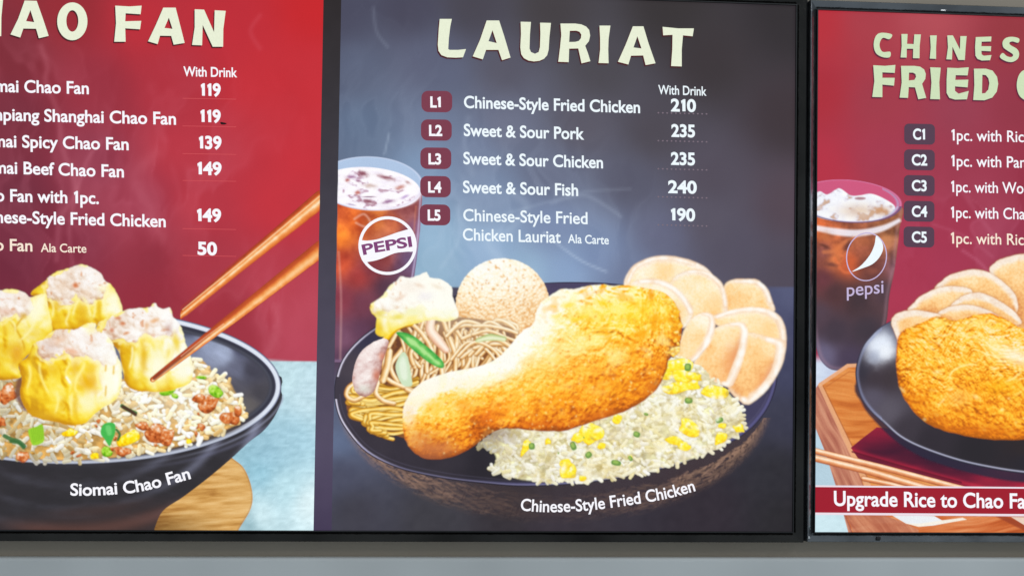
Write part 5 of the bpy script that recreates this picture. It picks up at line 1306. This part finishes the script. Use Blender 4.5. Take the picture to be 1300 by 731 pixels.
    pl = smooth([(1086, 480), (1087, 462), (1094, 442), (1104, 428), (1122, 412), (1160, 395), (1220, 380), (1300, 376), (1400, 384), (1470, 430), (1486, 500), (1460, 560), (1400, 596), (1340, 604), (1300, 601), (1262, 595.5), (1218, 586), (1172, 570.5), (1142, 555.5), (1120, 536), (1104, 521), (1092, 503)], 5)
    sd = a.sd(pl)
    und = a.sd(smooth([(1088, 480), (1094, 512), (1110, 534), (1140, 562), (1180, 584), (1240, 602), (1300, 612), (1380, 612), (1470, 560), (1470, 470), (1300, 400), (1150, 400)], 5))
    a.over(a.mask(und, 4) * 0.92, (44, 34, 50))
    c = idw(X, Y, [(1094, 470, (52, 48, 60)), (1110, 478, (62, 52, 60)), (1108, 505, (88, 82, 98)), (1128, 520, (92, 86, 98)), (1150, 545, (60, 53, 62)), (1127, 480, (62, 52, 58)), (1180, 560, (48, 42, 50)), (1240, 575, (40, 36, 42)), (1300, 585, (40, 36, 44)), (1400, 560, (44, 40, 50)), (1116, 422, (84, 86, 106)), (1300, 570, (46, 38, 40))], 3.2, 7)
    a.over(a.mask(sd), c)
    a.tint(np.exp(-((((X - 1118) * 0.8 + (Y - 436) * 0.35) / 16) ** 2 + (((Y - 440) * 0.9 - (X - 1118) * 0.3) / 17) ** 2)) * 0.98, (236, 242, 252))
    a.soft([(1118, 440, 15, 17, 0.5, (228, 236, 250), 1.0), (1124, 446, 12, 10, 0.2, (240, 245, 252), .9), (1108, 452, 9, 8, 0.4, (160, 168, 190), .6)])
    a.tint(np.exp(-((sd - 2.6) / 1.3) ** 2) * sstep(1090, 1140, X) * (Y > 500) * 0.8, (196, 200, 226))
    a.tint(np.exp(-((sd - 3) / 1.8) ** 2) * (X < 1120) * 0.5, (150, 160, 200))
    a.tint(sstep(1.8, 0, sd) * 0.7, (40, 40, 62))
    a.build('plate_picture', P, 4, IN3)
    CKS = [([(1256, 346), (1262, 334), (1273, 328), (1300, 322), (1330, 326), (1356, 350), (1362, 390), (1340, 425), (1310, 432), (1290, 420), (1272, 385)], 6, 0.8, (-0.4, -0.8), 0.04),
           ([(1186, 367), (1196, 356), (1208, 348), (1234, 341.5), (1256, 346), (1275, 359), (1289, 375), (1291, 396), (1270, 402), (1230, 392), (1200, 384)], 5.5, 0.6, (0.2, -0.9), 0.08),
           ([(1152, 394), (1160, 384), (1168, 376), (1192, 364.6), (1218, 363.5), (1234, 369), (1230, 382), (1212, 392), (1195, 398), (1170, 402)], 5, 0.6, (-0.2, -0.9), 0.08),
           ([(1206, 390), (1216, 379), (1226, 373.5), (1243, 371), (1264, 379), (1286, 394), (1297, 410), (1280, 412), (1250, 400), (1226, 396)], 6.5, 0.4, (0.4, -0.9), 0.06),
           ([(1190, 400), (1200, 391), (1216, 387), (1234, 387), (1256, 394), (1270, 404), (1260, 412), (1212, 412)], 5, 0.7, (0, -0.9), 0.14),
           ([(1131, 408), (1137, 398.5), (1148, 394.5), (1160, 393), (1181, 396), (1194, 401), (1180, 416), (1155, 424), (1142, 436), (1136, 424)], 7, 0.3, (-0.6, -0.6), 0.10)]
    for i, (pts, rim, warm, rd, dk) in enumerate(CKS):
        q = np.array(pts)
        a = Art(q[:, 0].min() - 6, q[:, 1].min() - 6, q[:, 0].max() + 6, q[:, 1].max() + 6)
        cracker(a, pts, 350 + i, rim, warm + 0.22, rd, dk + 0.10)
        a.soften(); a.pop(1.0, 1.15); a.build('cracker_picture', P, 5 + i * 0.25, IN3)
    a = Art(1130, 392, 1380, 566)
    out = rough([(1138, 434), (1147, 419), (1160, 413), (1175, 407), (1186, 402), (1196, 402), (1212, 407), (1228, 402), (1243, 398.5), (1260, 398), (1278, 406), (1296, 416), (1330, 426), (1360, 450), (1372, 490), (1362, 530), (1335, 552), (1300, 557.5), (1262, 558), (1225, 553), (1192, 544), (1168, 531), (1149, 508), (1141, 490), (1137.5, 466)], 0.6, 5, 78)
    def field(X, Y, sd):
        b = 0.62 - 0.28 * sstep(410, 550, Y) + 0.20 * np.exp(-(((X - 1280) / 40) ** 2 + ((Y - 440) / 24) ** 2)) - 0.12 * sstep(1170, 1140, X)
        b = b - 0.24 * sstep(18, 0, sd) * sstep(500, 545, Y) - 0.06 * sstep(12, 0, sd)
        b = b + 0.10 * np.exp(-(((X - 1215) / 26) ** 2 + ((Y - 505) / 18) ** 2))
        return b - 0.03
    crust(a, out, field, 57, 1.35, (0.35, -0.6, 0.7), 1.2, flake=lambda X, Y: (0.25 + 0.40 * sstep(520, 460, Y), -0.6 + 2.2 * fbm(X, Y, 60, 2, 171)))
    r = np.random.RandomState(19)
    a.tint((a.A > 0) * 0.20, (252, 168, 12))
    rk = np.random.RandomState(33); it = []
    for k in range(150):
        x = rk.uniform(1140, 1370); y = rk.uniform(402, 552); u = rk.rand()
        cc = ((255, 236, 140), (255, 214, 70), (226, 130, 14), (255, 246, 196))[rk.randint(4)]
        it.append((x, y, rk.uniform(1.5, 7), rk.uniform(1, 2.6), rk.uniform(-0.8, 0.8), cc, 0.55))
    a.soft(it)
    a.soft([(1290, 452, 22, 9, 0.4, (255, 246, 214), .7), (1262, 438, 16, 8, 0.3, (255, 240, 170), .6), (1240, 410, 18, 5, 0, (255, 240, 160), .6), (1192, 411, 14, 5, -0.2, (255, 236, 130), .6), (1160, 424, 12, 6, -0.5, (246, 160, 20), .5), (1220, 466, 14, 6, -0.6, (255, 206, 60), .5), (1217, 505, 14, 12, 0, (240, 176, 90), .5), (1160, 510, 12, 14, 0.8, (222, 124, 22), .5), (1250, 546, 60, 7, 0.05, (214, 112, 20), .6), (1190, 530, 16, 7, 0.5, (214, 116, 26), .6), (1270, 490, 26, 10, 0, (254, 186, 24), .5)])
    for q in ([(1204, 484), (1208, 472), (1222, 464), (1238, 462)], [(1275, 484), (1286, 480), (1298, 470)], [(1216, 420), (1230, 428), (1248, 424)], [(1180, 420), (1196, 426), (1210, 422)], [(1245, 448), (1262, 452), (1276, 462)]): a.ridge(q, 1.6, (255, 246, 180), .7)
    a.soften()
    a.tint(np.exp(-(((a.X - 1290) / 26) ** 2 + ((a.Y - 452) / 10) ** 2)) * 0.35, (255, 250, 230))
    a.pop(0.93, 1.1); a.build('fried_chicken_picture', P, 7, IN3)
    # banner
    filled('banner_edge', [[(1033.2, 615.4), (1600, 620), (1600, 657), (1033, 652.8)]], P, ink('banner_edge_ink', (238, 222, 232)), 8)
    filled('banner', [[(1033.2, 617.6), (1600, 622), (1600, 654), (1033, 649.9)]], P, INK_BANNER, 9)
    lettering('Upgrade Rice to Chao Fa', [(1058, 641.0), (1300.5, 644.4)], 18.0, P, INK_WHITE, 10, 0.02, suffix='n')
    # heading
    q = lambda pts: loc(pts, 1080, 20, 5.623)
    sm = lambda pts: smooth(pts, 5)
    G = [[q(sm([(290, 138), (272, 172), (228, 162), (207, 188), (203, 225), (225, 262), (278, 262), (274, 300), (222, 299), (176, 270), (160, 212), (175, 150), (215, 126)]))],
         [q([(358, 135), (402, 135), (398, 205), (445, 207), (450, 138), (497, 138), (488, 220), (487, 308), (440, 307), (442, 240), (396, 240), (395, 303), (352, 302), (360, 220)])],
         [q([(562, 145), (610, 145), (605, 230), (605, 312), (560, 310), (567, 230)])],
         [q([(685, 145), (725, 145), (775, 245), (778, 150), (823, 150), (815, 240), (810, 320), (765, 320), (722, 225), (718, 317), (678, 315), (690, 230)])],
         [q([(888, 157), (1000, 153), (997, 188), (930, 190), (928, 222), (998, 222), (995, 258), (928, 255), (930, 280), (945, 290), (1000, 285), (990, 322), (930, 324), (900, 312), (886, 290), (883, 230)])],
         [q(sm([(1197, 168), (1190, 197), (1150, 188), (1128, 197), (1137, 215), (1180, 240), (1197, 272), (1188, 310), (1150, 334), (1102, 328), (1060, 300), (1080, 270), (1110, 293), (1143, 299), (1153, 280), (1112, 252), (1084, 228), (1080, 190), (1105, 162), (1150, 155)]))],
         [q([(p[0] + 388, p[1] + 18) for p in [(888, 157), (1000, 153), (997, 188), (930, 190), (928, 222), (998, 222), (995, 258), (928, 255), (930, 280), (945, 290), (1000, 285), (990, 322), (930, 324), (900, 312), (886, 290), (883, 230)]])],
         [q([(157, 357), (240, 362), (315, 355), (310, 412), (222, 408), (222, 447), (310, 447), (305, 503), (222, 495), (222, 585), (150, 583), (165, 470)])],
         [q([(355, 362), (450, 362), (492, 368), (520, 388), (532, 420), (528, 455), (505, 490), (520, 540), (535, 590), (478, 600), (455, 515), (410, 513), (405, 590), (345, 588), (360, 480)]), q([(412, 410), (440, 410), (458, 420), (462, 440), (450, 462), (410, 466)])],
         [q([(563, 372), (638, 375), (628, 480), (633, 600), (563, 598), (572, 480)])],
         [q([(685, 375), (760, 378), (838, 372), (830, 430), (745, 428), (742, 462), (835, 460), (830, 515), (740, 508), (740, 540), (765, 560), (838, 540), (825, 600), (740, 602), (700, 590), (680, 555), (680, 460)])],
         [q([(875, 382), (960, 382), (1008, 396), (1040, 440), (1048, 490), (1038, 545), (1005, 588), (950, 607), (870, 605), (878, 500)]), q([(935, 425), (960, 428), (978, 450), (985, 485), (977, 530), (955, 556), (932, 558)])],
         [q(sm([(1180 + (x - 160) * 1.4, 385 + (y - 125) * 1.33) for x, y in [(290, 138), (272, 172), (228, 162), (207, 188), (203, 225), (225, 262), (278, 262), (274, 300), (222, 299), (176, 270), (160, 212), (175, 150), (215, 126)]]))]]
    for g in G: headletter(g, P, INK_PALE, INK_SHADE2, 12, -1.2, 1.8)
    for i in range(5):
        y0 = 157.7 + i * 32.55; y1 = y0 + 26.2
        filled('number_badge', [rrect(1147.2 - i * 0.2, y0, 1186.2 - i * 0.2, y1, 6, 0.02)], P, INK_SLATE, 11)
        lettering('C%d' % (i + 1), [(1158.5 if i == 0 else 1157, y1 - 6.6), (1174.5 if i == 0 else 1176, y1 - 6.2)], 13.0, P, INK_COOL, 12, 0.028)
    for i, s in enumerate(('1pc. with Ric', '1pc. with Pan', '1pc. with Wo', '1pc. with Cha', '1pc. with Ric')):
        y = 178.8 + i * 32.6
        w_ = {'c': 92.5, 'n': 95.5, 'o': 92, 'a': 93.5}[s[-1]]
        lettering(s, [(1206.5 - i * 0.2, y), (1206.5 + w_, y + 2.0)], 13.8, P, INK_WARM if i == 4 else INK_WHITE, 11, 0.008, suffix=('e', 'cit', 'nton', 'o Fan', 'e')[i])

left_sheet()
mid_sheet()
right_sheet()
